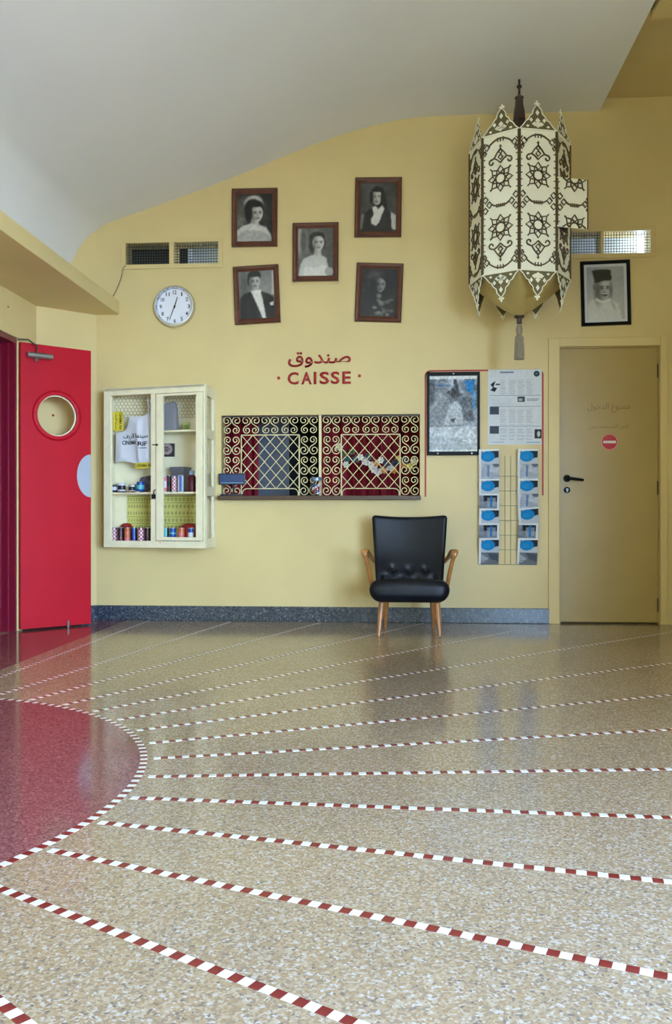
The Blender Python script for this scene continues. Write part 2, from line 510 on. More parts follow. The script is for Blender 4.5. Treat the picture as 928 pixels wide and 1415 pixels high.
def wall_with_holes(name, a0, a1, z0, z1, holes, t0, t1, axis, material):
    """wall slab from t0 (room face) to t1, along x (axis 0) or y (axis 1); holes (a0,a1,z0,z1)"""
    As = sorted({a0, a1, *[h[0] for h in holes], *[h[1] for h in holes]})
    Zs = sorted({z0, z1, *[h[2] for h in holes], *[h[3] for h in holes]})
    vid = {}; vs = []; fs = []
    def V(i, j, t):
        k = (i, j, t)
        if k not in vid:
            vid[k] = len(vs); p = (As[i], t, Zs[j]) if axis == 0 else (t, As[i], Zs[j]); vs.append(p)
        return vid[k]
    solid = {}
    for i in range(len(As) - 1):
        for j in range(len(Zs) - 1):
            ca, cz = (As[i] + As[i + 1]) / 2, (Zs[j] + Zs[j + 1]) / 2
            solid[i, j] = not any(h[0] < ca < h[1] and h[2] < cz < h[3] for h in holes)
    for (i, j), ok in solid.items():
        if not ok: continue
        for t in (t0, t1): fs.append((V(i, j, t), V(i + 1, j, t), V(i + 1, j + 1, t), V(i, j + 1, t)))
        for di, dj, e in ((-1, 0, ((i, j), (i, j + 1))), (1, 0, ((i + 1, j), (i + 1, j + 1))), (0, -1, ((i, j), (i + 1, j))), (0, 1, ((i, j + 1), (i + 1, j + 1)))):
            if not solid.get((i + di, j + dj), False):
                fs.append((V(*e[0], t0), V(*e[1], t0), V(*e[1], t1), V(*e[0], t1)))
    m = MB(); m.add(vs, fs)
    return m.build(name, material, kind='structure')

ZC = 3.77                                                       # flat part of the white ceiling
wb = wall_with_holes('wall_back', -2.29, XR, 0, 4.3,
                     [(HX0, HX1, HZ0, HZ1), (DX0, DX1, -1, DZ1), (*VL[0], *VLZ), (*VL[1], *VLZ), (*VR[0], *VRZ), (*VR[1], *VRZ)],
                     BW, BW + 0.16, 0, M['wall'])
wb['label'] = 'yellow painted back wall with the ticket window'
# slanted corner between left wall and back wall
m = MB(); m.prism_z([(XL, 6.18), (-2.29, BW), (-2.29, BW + 0.16), (XL - 0.16, BW + 0.16), (XL - 0.16, 6.18)], 0, 4.3)
m.build('wall_corner', M['wall'], kind='structure', label='slanted yellow corner wall behind the red door')
LDY0, LDY1, LDZ = 4.62, 5.825, 2.02                             # red double door opening in the left wall
wall_with_holes('wall_left', YR, 6.18, 0, 4.3, [(LDY0, LDY1, -1, LDZ)], XL, XL - 0.16, 1, M['wall'])['label'] = 'yellow left wall with the red doorway'
wall_with_holes('wall_right', YR, BW + 0.16, 0, 4.3, [(WY0, WY1, WZ0, WZ1)], XR, XR + 0.14, 1, M['wall'])['label'] = 'yellow right wall with the glazed street front'
wall_with_holes('wall_rear', XL - 0.16, XR + 0.14, 0, 4.3, [], YR, YR - 0.14, 0, M['wall'])['label'] = 'yellow wall behind the viewer'
# mullions of the two glazed fronts
w1 = empty('window_1', (XR + 0.07, (WY0 + WY1) / 2, WZ0), kind='structure', label='glazed street front in the right wall')
for k in range(6):
    y = WY0 + (WY1 - WY0) * k / 5
    MB().box(XR + 0.045, XR + 0.095, max(WY0, y - 0.02), min(WY1, y + 0.02), WZ0, WZ1).build('mullion', M['cream'], w1, world=True)
MB().box(XR + 0.2, XR + 25, -20, 25, -0.15, -0.05).build('ground_street', M['pavement'], kind='structure', label='street paving outside the entrance')
# floor
fl = MB().box(XL - 0.2, XR + 0.2, YR - 0.15, BW + 0.2, -0.1, 0.0).build('floor', M['floor'], kind='structure', label='cream terrazzo floor with mosaic rays')
SX = -2.05                                                      # edge of the red strip
DC = Vector((-2.03, 2.48)); DR = 1.232                          # half disc at the left
MB().box(XL, SX, YR, BW, -0.02, 0.0005).build('red_border', M['floor_red'], fl, label='dark red terrazzo strip along the left wall')
seg = 96
pts = [(DC.x, DC.y - DR), *[(DC.x + DR * math.cos(a), DC.y + DR * math.sin(a)) for a in np.linspace(-PI / 2, PI / 2, seg)], (SX, DC.y + DR), (SX, DC.y - DR)]
MB().prism_z(pts[1:], -0.02, 0.0006).build('red_half_disc', M['floor_red'], fl, label='polished red half disc')
# mosaic: a ring round the half disc and rays every nine degrees
TS = 0.0232
tess = []                                                       # (x, y, angle, red)
nr = int(PI * (DR + TS / 2) / TS)
for k in range(nr):
    a = -PI / 2 + PI * (k + 0.5) / nr
    tess.append((DC.x + (DR + TS / 2) * math.cos(a), DC.y + (DR + TS / 2) * math.sin(a), a + PI / 2, k % 2))
for k in range(-10, 11):
    a = math.radians(-2.25 + 9 * k)
    if abs(a) > math.radians(88): continue
    r = DR + 0.055; i = 0
    while True:
        x, y = DC.x + r * math.cos(a), DC.y + r * math.sin(a)
        if x > XR - 0.02 or y > BW - 0.04 or y < -1.25: break
        tess.append((x, y, a, i % 2)); i += 1; r += TS
def tile_mesh(name, material, k):
    h = TS * 0.49
    q = [(-h, -h * 1.04), (h, -h * 1.04), (h, h * 1.04), (-h, h * 1.04)]
    b = 0.0008
    vs = [(x, y, -0.003) for x, y in q] + [(x, y, 0.0007) for x, y in q] + [(x * (1 - b / h), y * (1 - b / h), 0.0012) for x, y in q]
    fs = [(0, 1, 5, 4), (1, 2, 6, 5), (2, 3, 7, 6), (3, 0, 4, 7), (4, 5, 9, 8), (5, 6, 10, 9), (6, 7, 11, 10), (7, 4, 8, 11), (8, 9, 10, 11)]
    m = MB(); m.add(vs, fs); return m, m.mesh(name, material)
tmb, tw = tile_mesh('white_tessera', M['tile_white'], 0)
_, tr = tile_mesh('red_tessera', M['tile_red'], 1)
def in_view(x, y):
    d = -sy_ * x + cy_ * y
    if d < 0.3: return None
    u = 464 + FPX * (x * cy_ + y * sy_) / d; v = HOR + FPX * CAM_Z / d
    return d if (-5 < u < 933 and v < 1420) else None
order = sorted(range(len(tess)), key=lambda i: in_view(*tess[i][:2]) or 99)
near = set(order[:300])
rest = MB()
for i, (x, y, a, red) in enumerate(tess):
    if i in near:
        link('tessera', tr if red else tw, fl, (x, y, 0), (0, 0, a))
    else:
        ca, sa = math.cos(a), math.sin(a); rest.mi = red
        rest.add([(x + p * ca - q * sa, y + p * sa + q * ca, z) for p, q, z in tmb.v], tmb.f)
rest.build('mosaic_lines', [M['tile_white'], M['tile_red']], fl, kind='stuff', label='red and white mosaic lines')

# baseboard
BH = 0.112
MB().bevbox(-2.29, DX0 - 0.07, BW - 0.016, BW, 0, BH, 0.004).build('baseboard_back', M['baseboard'], kind='structure', label='blue grey terrazzo baseboard of the back wall')
m = MB(); m.prism_z([(XL, 6.18), (-2.29, BW), (-2.28, BW - 0.016), (XL + 0.006, 6.164)], 0, BH)
m.build('baseboard_corner', M['baseboard'], kind='structure', label='blue grey baseboard of the slanted corner')
MB().box(XL, XL + 0.016, LDY1 + 0.09, 6.18, 0, BH).build('baseboard_left', M['baseboard'], kind='structure', label='blue grey baseboard of the left wall')
MB().box(XR - 0.016, XR, WY1 + 0.05, BW, 0, BH).build('baseboard_right', M['baseboard'], kind='structure', label='dark baseboard of the right wall')

# white ceiling: a vault swept along the room
prof_px = [(133, 319), (150, 308.5), (175, 299), (200, 290.5), (235, 278), (270, 265), (300, 253.5), (335, 240), (370, 225.5), (400, 213), (430, 201), (460, 190), (490, 180.5), (520, 172.5), (545, 167), (570, 163), (600, 160.5), (640, 159)]
prof = [(-2.565, 2.437), (-2.53, 2.49), (-2.49, 2.56), (-2.431, 2.70), (-2.383, 2.838)]
prof += [(p.x, p.z) for p in (onY(u, v, BW) for u, v in prof_px)]
prof += [(onY(700, 156.5, BW).x, ZC), (onY(828, 153, BW).x, ZC)]
# smooth curve through the measured points
def catmull(P, k=5):
    out = []
    for i in range(len(P) - 1):
        p0, p1, p2, p3 = P[max(i - 1, 0)], P[i], P[i + 1], P[min(i + 2, len(P) - 1)]
        for j in range(k):
            t = j / k
            out.append(tuple(0.5 * (2 * b + (c - a) * t + (2 * a - 5 * b + 4 * c - d) * t * t + (3 * b - a - 3 * c + d) * t ** 3) for a, b, c, d in zip(p0, p1, p2, p3)))
    return out + [P[-1]]
cp = catmull(prof)
n = len(cp)
m = MB()
vs = []
for dz, inset in ((0.0, 0.0), (0.045, 0.0)):
    for (x, z) in cp: vs += [(x, YR, z + dz), (x, BW, z + dz)]
fs = []
for i in range(n - 1):
    fs.append((2 * i, 2 * i + 2, 2 * i + 3, 2 * i + 1))
    o = 2 * n; fs.append((o + 2 * i, o + 2 * i + 1, o + 2 * i + 3, o + 2 * i + 2))
    fs.append((2 * i, o + 2 * i, o + 2 * i + 2, 2 * i + 2)); fs.append((2 * i + 1, 2 * i + 3, o + 2 * i + 3, o + 2 * i + 1))
for e in (0, n - 1): fs.append((2 * e, 2 * e + 1, 2 * n + 2 * e + 1, 2 * n + 2 * e))
m.add(vs, fs)
m.build('ceiling', M['white'], kind='structure', smooth=40, label='white curved plaster ceiling')
CX1 = cp[-1][0]
MB().box(CX1 - 0.4, XR + 0.14, YR - 0.14, BW + 0.16, ZC + 0.09, ZC + 0.2).build('ceiling_side', M['wall'], kind='structure', label='yellow flat ceiling above the door')
yb = onY(905, 26, 1.0); tb = (ZC - 0.02 - CAM_Z) / ray(905, 26).z
MB().box(CX1 + 0.02, XR, YR, ray(905, 26).y * tb, ZC - 0.02, ZC + 0.1).build('trim_1', M['wall'], kind='structure', label='yellow ceiling beam at the upper right')
MB().box(XL - 0.2, CX1 - 0.35, YR - 0.14, BW + 0.16, 4.28, 4.4).build('ceiling_slab', M['void'], kind='structure', label='slab above the plaster vault')
# ledge along the left wall
LX = -2.112
m = MB(); m.bevbox(XL - 0.02, LX, YR, BW, 2.33, 2.435, 0.006)
m.build('trim_2', M['wall'], kind='structure', label='yellow ledge along the left wall above the red door')

# ---- red doorway in the left wall
d1 = empty('door_1', (XL, LDY1, 0), kind='structure', label='open red double door with round window')
fr = MB()
fr.box(XL - 0.16, XL + 0.012, LDY1 - 0.035, LDY1, 0, LDZ)
fr.box(XL - 0.12, XL - 0.09, LDY1 - 0.05, LDY1 - 0.035, 0, LDZ - 0.035)
fr.box(XL - 0.05, XL - 0.03, LDY1 - 0.043, LDY1 - 0.035, 0, LDZ - 0.035)
fr.box(XL - 0.16, XL + 0.012, LDY0, LDY0 + 0.035, 0, LDZ)
fr.box(XL - 0.16, XL + 0.012, LDY0 + 0.035, LDY1 - 0.035, LDZ - 0.035, LDZ)
fr.build('door_frame', M['red_dark'], d1, world=True)
ar = MB()
ar.bevbox(XL, XL + 0.02, LDY0 - 0.07, LDY1 + 0.075, LDZ + 0.004, LDZ + 0.075, 0.005)
ar.bevbox(XL, XL + 0.02, LDY1 + 0.004, LDY1 + 0.075, 0, LDZ + 0.003, 0.005)
ar.bevbox(XL, XL + 0.02, LDY0 - 0.07, LDY0 - 0.004, 0, LDZ + 0.003, 0.005)
ar.build('architrave', M['wall'], d1, world=True)
vb = MB()
vb.box(XL - 0.9, XL - 0.17, LDY0 - 0.3, LDY1 + 0.3, -0.1, -0.001)
vb.box(XL - 0.92, XL - 0.9, LDY0 - 0.3, LDY1 + 0.3, 0, LDZ + 0.2)
vb.box(XL - 0.9, XL - 0.16, LDY1 + 0.28, LDY1 + 0.3, 0, LDZ + 0.2)
vb.box(XL - 0.9, XL - 0.16, LDY0 - 0.3, LDY0 - 0.28, 0, LDZ + 0.2)
vb.box(XL - 0.9, XL - 0.16, LDY0 - 0.3, LDY1 + 0.3, LDZ + 0.2, LDZ + 0.22)
vb.build('passage', M['red_dark'], d1, world=True)
# the open leaf: local x from hinge to free edge, front face at -y
h0 = onX(20.5, 710, XL + 0.03)
free = Vector((-2.226, 6.178))
hv = Vector((XL + 0.033, LDY1 - 0.002))
ang = math.atan2(free.y - hv.y, free.x - hv.x); LW = (free - hv).length
LH0, LH1 = 0.014, onX(20.5, 470.5, XL + 0.03).z
wx, wz = LW * 0.505, onX(20, 575, XL).z + 0.02; wr = 0.145
t0, t1 = -0.02, 0.02
def leaf_panel():
    nseg = 48
    m = MB()
    for t in (t0, t1):
        sgn = []
        ring = [(wx + wr * math.cos(2 * PI * k / nseg), wz + wr * math.sin(2 * PI * k / nseg)) for k in range(nseg)]
        outer = []
        for k in range(nseg):
            c, s_ = math.cos(2 * PI * k / nseg), math.sin(2 * PI * k / nseg)
            tx = ((LW - wx) if c > 0 else wx) / max(abs(c), 1e-6)
            tz = ((LH1 - wz) if s_ > 0 else (wz - LH0)) / max(abs(s_), 1e-6)
            q = min(tx, tz); outer.append((wx + q * c, wz + q * s_))
        corners = [(LW, LH1), (0, LH1), (0, LH0), (LW, LH0)]
        # insert the corners into the outer loop
        loop = []
        for k in range(nseg):
            loop.append((outer[k], k))
            a, b = outer[k], outer[(k + 1) % nseg]
            for cn in corners:
                if (abs(a[0] - b[0]) > 1e-6 and abs(a[1] - b[1]) > 1e-6) and (abs(cn[0] - a[0]) < 1e-6 or abs(cn[1] - a[1]) < 1e-6) and (abs(cn[0] - b[0]) < 1e-6 or abs(cn[1] - b[1]) < 1e-6):
                    loop.append((cn, k))
        base = len(m.v)
        vs = [(x, t, z) for x, z in ring] + [(p[0], t, p[1]) for p, _ in loop]
        fs = []; L = len(loop)
        for q in range(L):
            p, k = loop[q]; p2, k2 = loop[(q + 1) % L]
            if k == k2: fs.append((k, nseg + q, nseg + (q + 1) % L))
            else: fs.append((k, nseg + q, nseg + (q + 1) % L, k2))
        m.add(vs, fs)
        m._L = L
    n1 = nseg + m._L
    m.f += [(k, (k + 1) % nseg, n1 + (k + 1) % nseg, n1 + k) for k in range(nseg)]
    m.f += [(nseg + q, nseg + (q + 1) % m._L, n1 + nseg + (q + 1) % m._L, n1 + nseg + q) for q in range(m._L)]
    m.m = [0] * len(m.f)
    return m
leaf_me = leaf_panel().mesh('leaf', M['red_paint'])
leaf = link('leaf', leaf_me, d1, (hv.x - XL, hv.y - LDY1, 0), (0, 0, ang))
rg = MB()
rg.disc_y(wx, wz, [(wr, t0), (wr, t0 - 0.012), (wr + 0.014, t0 - 0.016), (wr + 0.030, t0 - 0.009), (wr + 0.034, t0)], 48)
rg.f = rg.f[:-2]; rg.m = rg.m[:-2]
rg.build('porthole_rim', M['red_paint'], leaf, smooth=50)
rg = MB()
rg.disc_y(wx, wz, [(wr, t0 + 0.014), (wr - 0.008, t0 + 0.014), (wr - 0.008, t1 - 0.012), (wr, t1 - 0.012)], 48)
rg.f = rg.f[:-2]; rg.m = rg.m[:-2]
rg.build('porthole_bead', M['cream'], leaf, smooth=50)
pg = MB(); pg.disc_y(wx, wz, [(wr - 0.002, -0.002), (wr - 0.002, 0.002)], 48); pg.build('porthole_glass', M['glass'], leaf)
pp = [(LW - 0.002 + 0.105 * math.cos(a), 1.085 + 0.155 * math.sin(a)) for a in np.linspace(PI / 2, 3 * PI / 2, 28)]
MB().prism_y(pp, t0 - 0.0025, t0 + 0.001).build('push_plate', M['grey_plate'], leaf, label='grey half round push plate')
cl = MB()
cl.tube([(0.035, t0 - 0.03, LH1 - 0.085), (0.21, t0 - 0.03, LH1 - 0.085)], 0.021, 16, up=(0, 0, 1))
cl.tube([(0.10, t0, LH1 - 0.088), (0.10, t0 - 0.03, LH1 - 0.115)], 0.014, 10)
clo = cl.build('door_closer', M['steel'], leaf, smooth=40)
ca_ = MB(); ca_.tube([(0.10, t0 - 0.03, LH1 - 0.06), (0.10, t0 - 0.035, LH1 - 0.02), (0.035, t0 - 0.05, LH1 + 0.012), (-0.03, t0 - 0.02, LH1 + 0.012)], 0.006, 8)
ca_.build('closer_arm', M['brown_metal'], clo)
for z in (0.16, 0.98, 1.82):
    hg = MB(); hg.tube([(-0.006, t0 - 0.004, z - 0.05), (-0.006, t0 - 0.004, z + 0.05)], 0.008, 10); hg.build('hinge', M['steel'], d1).matrix_local = leaf.matrix_local.copy()
bt = MB(); bt.tube([(LW * 0.66, t0 - 0.008, 0.002), (LW * 0.66, t0 - 0.008, 0.05)], 0.008, 10); bt.build('floor_bolt', M['steel'], leaf)
m = MB(); sp = onX(11, 424, XL)
m.lathe([(0.0, -0.006), (0.006, -0.004), (0.006, 0.004), (0.0, 0.006)], 10, sp[:]); m.build('wall_stud', M['red_line'], label='tiny red stud on the left wall above the doorway', cat='stud')
nn = Vector((1, -1)).normalized()
dd_ = ray(73, 574); tt_ = 8.807 / (dd_.y - dd_.x); sp = Vector((dd_.x * tt_, dd_.y * tt_)) + nn * 0.004; sz_ = CAM_Z + dd_.z * tt_
m = MB(); m.lathe([(0.0, -0.009), (0.009, -0.006), (0.009, 0.006), (0.0, 0.009)], 12, (sp.x, sp.y, sz_)); m.build('wall_stud', M['red_line'], label='red stud on the corner wall seen through the round door window', cat='stud')

# ---- yellow door at the right
d2 = empty('door_2', ((DX0 + DX1) / 2, BW, 0), kind='structure', label='flush yellow door with black handle and no-entry sign')
lf = MB(); lf.bevbox(DX0 + 0.012, DX1 - 0.012, BW + 0.018, BW + 0.058, 0.012, DZ1 - 0.012, 0.003)
lf2 = lf.build('leaf', M['door_paint'], d2, world=True)
fr = MB()
fr.box(DX0, DX0 + 0.012, BW + 0.0, BW + 0.12, 0, DZ1); fr.box(DX1 - 0.012, DX1, BW, BW + 0.12, 0, DZ1); fr.box(DX0 + 0.012, DX1 - 0.012, BW, BW + 0.12, DZ1 - 0.012, DZ1)
fr.box(DX0, DX1, BW + 0.115, BW + 0.125, 0, DZ1)
fr.build('door_frame', M['door_paint'], d2, world=True)
AX0, AX1, AZ1 = onY(757, 600, BW).x, onY(921, 600, BW).x, onY(840, 466.5, BW).z
ar = MB()
ar.bevbox(AX0, DX0 + 0.002, BW - 0.016, BW + 0.001, 0, AZ1, 0.004)
ar.bevbox(DX1 - 0.002, AX1, BW - 0.016, BW + 0.001, 0, AZ1, 0.004)
ar.bevbox(DX0 + 0.002, DX1 - 0.002, BW - 0.016, BW + 0.001, DZ1 - 0.002, AZ1, 0.004)
ar.build('architrave', M['wall'], d2, world=True)
for v in (512, 674, 836):
    z = onY(909, v, BW).z
    hg = MB(); hg.tube([(DX1 - 0.012, BW + 0.012, z - 0.05), (DX1 - 0.012, BW + 0.012, z + 0.05)], 0.008, 10); hg.build('hinge', M['brown_metal'], d2, world=True)
hp = onY(783.5, 661, BW)
hd = MB()
hd.disc_y(hp.x, hp.z, [(0.026, BW + 0.018), (0.026, BW + 0.008), (0.022, BW + 0.004)], 24)
hd.tube([(hp.x, BW + 0.006, hp.z), (hp.x, BW - 0.03, hp.z), (hp.x + 0.012, BW - 0.04, hp.z - 0.001), (hp.x + 0.06, BW - 0.04, hp.z - 0.007), (hp.x + 0.11, BW - 0.036, hp.z - 0.014)], [0.011, 0.011, 0.011, 0.010, 0.009], 12)
hd.build('handle', M['black'], d2, smooth=40, world=True)
kp = onY(783.5, 677, BW)
ky = MB(); ky.disc_y(kp.x, kp.z, [(0.023, BW + 0.018), (0.023, BW + 0.009), (0.02, BW + 0.006)], 24)
kyo = ky.build('lock_escutcheon', M['black'], d2, smooth=40, world=True)
k2 = MB(); k2.disc_y(kp.x, kp.z + 0.003, [(0.009, BW + 0.008), (0.009, BW + 0.001)], 16); k2.box(kp.x - 0.004, kp.x + 0.004, BW + 0.001, BW + 0.008, kp.z - 0.016, kp.z + 0.003)
k2.build('lock_cylinder', M['grey_plate'], kyo, world=True)
ne = onY(842.5, 610.5, BW)
sg = MB(); sg.disc_y(ne.x, ne.z, [(0.060, BW + 0.018), (0.060, BW + 0.016)], 40); sgo = sg.build('no_entry_sign', mat('pale_pink_edge', rgb(220, 150, 130), 0.5), d2, world=True, label='round red no-entry sticker')
sg = MB(); sg.disc_y(ne.x, ne.z, [(0.054, BW + 0.016), (0.054, BW + 0.0152)], 40); sg.build('red_field', mat('sign_red', rgb(186, 26, 46), 0.4), sgo, world=True)
MB().box(ne.x - 0.046, ne.x + 0.046, BW + 0.0145, BW + 0.0155, ne.z - 0.009, ne.z + 0.009).build('white_bar', mat('sign_white', rgb(235, 225, 220), 0.4), sgo, world=True)
M['faint'] = mat('faded_brown_lettering', rgb(146, 106, 60), 0.5)
for body, (ua, ub), (va, vb) in (('ممنوع الدخول', (812, 871), (556, 570)), ('لغير المستخدمين', (814, 869), (585.5, 593))):
    a, b = onY(ua, vb, BW), onY(ub, va, BW)
    o = link('faded_lettering', text_mesh('faded_lettering', arabic(body), b.x - a.x, b.z - a.z, M['faint']), d2)
    o.location = Vector(((a.x + b.x) / 2, BW + 0.0185, (a.z + b.z) / 2)) - wloc(d2)

# ---- ticket window: reveal, sill, booth behind
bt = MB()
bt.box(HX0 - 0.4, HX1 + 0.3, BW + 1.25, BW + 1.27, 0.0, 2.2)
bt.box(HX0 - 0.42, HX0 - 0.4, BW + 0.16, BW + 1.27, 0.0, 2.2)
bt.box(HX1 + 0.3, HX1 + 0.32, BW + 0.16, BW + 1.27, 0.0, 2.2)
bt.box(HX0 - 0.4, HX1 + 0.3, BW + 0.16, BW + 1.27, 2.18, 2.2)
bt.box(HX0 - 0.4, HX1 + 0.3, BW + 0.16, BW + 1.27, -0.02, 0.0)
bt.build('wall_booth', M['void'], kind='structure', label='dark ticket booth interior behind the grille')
# boxes added behind the vents to shut out most of the sky
def backing(name, xs, zs, xa, xb, material, label, open_end=0.0):
    v = MB(); z0, z1 = zs[0] - 0.05, zs[1] + 0.05; y0, y1 = BW + 0.161, BW + 0.30
    v.box(xa, xb, y1, y1 + 0.01, z0, z1); v.box(xa, xb, y0, y1, z0 - 0.01, z0); v.box(xa, xb, y0, y1, z1, z1 + 0.01)
    v.box(xa - 0.01, xa, y0, y1, z0, z1)
    if open_end is not True: v.box(xb, xb + 0.01, y0 + open_end, y1, z0, z1)
    v.build(name, material, kind='structure', label=label)
xm_ = VL[1][0] + 0.07
backing('vent_backing_dark', VL, VLZ, VL[0][0] - 0.05, xm_ - 0.012, M['void'], 'dark duct added behind the left air vent to keep sky light out')
backing('vent_backing_pale', VL, VLZ, xm_, VL[1][1] + 0.05, M['grey_back'], 'pale duct added behind the left air vent, its pale tone imitating reflected light', 0.035)
backing('vent_backing_grey', VR, VRZ, VR[0][0] - 0.05, (VR[1][1] - 0.095) * 1.046, M['grey_back'], 'grey duct added behind the right air vents, its end left open to the sky', True)

# ================================================================== lantern
LC = Vector((0.832, 5.99))
LR = 0.335; LZ0, LZ1 = 2.384, 3.29; LM = (LZ0 + LZ1) / 2; LH = LZ1 - LZ0
toc = math.atan2(-LC.y, -LC.x)                                  # direction towards the camera
lan = empty('lantern', (LC.x, LC.y, 1.86), (0, 0, toc + PI / 2), 'large cream octagonal lantern with brown filigree hanging from the ceiling', 'lantern')
# local frame: -y faces the camera, edge towards the camera
SW = 2 * LR * math.sin(PI / 8); AP = LR * math.cos(PI / 8)
zl = lambda z: z - 1.86
def closed(pts): return pts + [pts[0], pts[1]]
def circ(cx, cz, r, n=16, a0=0, a1=2 * PI): return [(cx + r * math.cos(a0 + (a1 - a0) * k / n), cz + r * math.sin(a0 + (a1 - a0) * k / n)) for k in range(n + 1)]
def dia(cx, cz, rx, rz): return closed([(cx, cz + rz), (cx + rx, cz), (cx, cz - rz), (cx - rx, cz)])
def spiral2(cx, cz, r, a0, turns, sgn, n=22, end=0.25):
    return [(cx + r * (1 - (1 - end) * k / n) * math.cos(a0 + sgn * 2 * PI * turns * k / n), cz + r * (1 - (1 - end) * k / n) * math.sin(a0 + sgn * 2 * PI * turns * k / n)) for k in range(n + 1)]
def filigree_paths():
    """list of (polyline in x,z about the panel middle, radius)"""
    L = []; hw = SW / 2; hh = LH / 2
    for s in (-1, 1):
        L.append(([(s * (hw - 0.004), -hh), (s * (hw - 0.004), hh)], 0.0052))
        for k in range(-9, 10):                                  # thorns of the edge bar
            if abs(k) in (0, 1, 9): continue
            z = k * 0.043
            L.append(([(s * (hw - 0.004), z), (s * (hw - 0.02), z)], 0.0032))
    for s in (-1, 1):                                            # rosettes
        cz = s * 0.160
        L.append((closed([(0.034 * math.cos(PI / 4 * k + PI / 8), cz + 0.034 * math.sin(PI / 4 * k + PI / 8)) for k in range(8)]), 0.0050))
        for k in range(8):                                       # lozenge petals
            a = PI / 4 * k
            q4 = [(0.036, a), (0.060, a + 0.34), (0.084, a), (0.060, a - 0.34)]
            L.append((closed([(r * math.cos(t), cz + r * math.sin(t)) for r, t in q4]), 0.0046))
            if k % 2:
                L.append(([(0.082 * math.cos(a), cz + 0.082 * math.sin(a)), (0.102 * math.cos(a), cz + 0.102 * math.sin(a))], 0.0046))
        c = s * 0.292                                            # crest
        for q in (-1, 1):
            pth = [(0, c - s * 0.03), (q * 0.022, c - s * 0.008), (q * 0.045, c + s * 0.006), (q * 0.066, c - s * 0.002)]
            L.append((pth, 0.0048))
            L.append(([(x * 1, z) for x, z in spiral2(q * 0.062, c - s * 0.020, 0.020, PI / 2 * s, 0.8, -q * s, 14, 0.45)], 0.0048))
            L.append(([(0, c + s * 0.062), (q * 0.024, c + s * 0.036), (q * 0.044, c + s * 0.006)], 0.0045))
        L.append((dia(0, c + s * 0.044, 0.012, 0.016), 0.0045))
        L.append((dia(0, c + s * 0.008, 0.016, 0.018), 0.0045))
        L.append(([(0, c + s * 0.062), (0, c + s * 0.088)], 0.0038))
        L.append(([(-0.008, c + s * 0.078), (0.008, c + s * 0.078)], 0.0034))
        # arc below the rim with leaf clusters in the corners
        e = s * (hh - 0.045)
        L.append(([(x, e - s * 0.028 + s * 0.042 * (1 - (x / 0.085) ** 2)) for x in np.linspace(-0.085, 0.085, 13)], 0.0048))
        for x in (-0.02, 0, 0.02): L.append(([(x, e + s * 0.02), (x, e - s * 0.006)], 0.0036))
        for q in (-1, 1):
            L.append((dia(q * 0.096, e - s * 0.030, 0.019, 0.021), 0.0042))
            L.append((dia(q * 0.110, e - s * 0.066, 0.012, 0.017), 0.0042))
            L.append(([(q * 0.108, e), (q * 0.122, e - s * 0.02)], 0.0042))
    for q in (-1, 1):                                            # mid chain
        for dx, dz in ((0.106, 0.036), (0.106, -0.036), (0.078, 0.0)):
            L.append((dia(q * dx, dz, 0.019, 0.021), 0.0042))
        L.append(([(q * 0.060, 0), (q * 0.044, -0.010), (q * 0.024, -0.016), (0, -0.017)], 0.0050))
    for x in (-0.026, -0.013, 0, 0.013, 0.026): L.append(([(x, -0.026), (x, -0.004)], 0.0040))
    return L
FP = filigree_paths()
def clip_paths(z0, z1, dx=0.0, x1=9.0):
    out = []
    for pth, r in FP:
        dense = []
        for a, b in zip(pth, pth[1:]):
            k = max(1, int(math.hypot(b[0] - a[0], b[1] - a[1]) / 0.012))
            dense += [(a[0] + (b[0] - a[0]) * j / k, a[1] + (b[1] - a[1]) * j / k) for j in range(k)]
        dense.append(pth[-1]); cur = []
        for p in dense:
            if z0 <= p[1] <= z1 and p[0] <= x1: cur.append(p)
            else:
                if len(cur) > 1: out.append((cur, r))
                cur = []
        if len(cur) > 1: out.append((cur, r))
    return out
def fil_mesh(paths, name):
    m = MB()
    for pth, r in paths: m.tube([(x, -0.003, z) for x, z in pth], r * 1.22, 4, up=(0, 1, 0))
    return m.mesh(name, M['filigree'])
fil_full = fil_mesh(FP, 'filigree')
def panel_mesh(z0, z1, name='panel'):
    m = MB(); m.box(-SW / 2, SW / 2, 0, 0.004, z0, z1); return m.mesh(name, M['lantern_glass'])
pan_full = panel_mesh(-LH / 2, LH / 2)
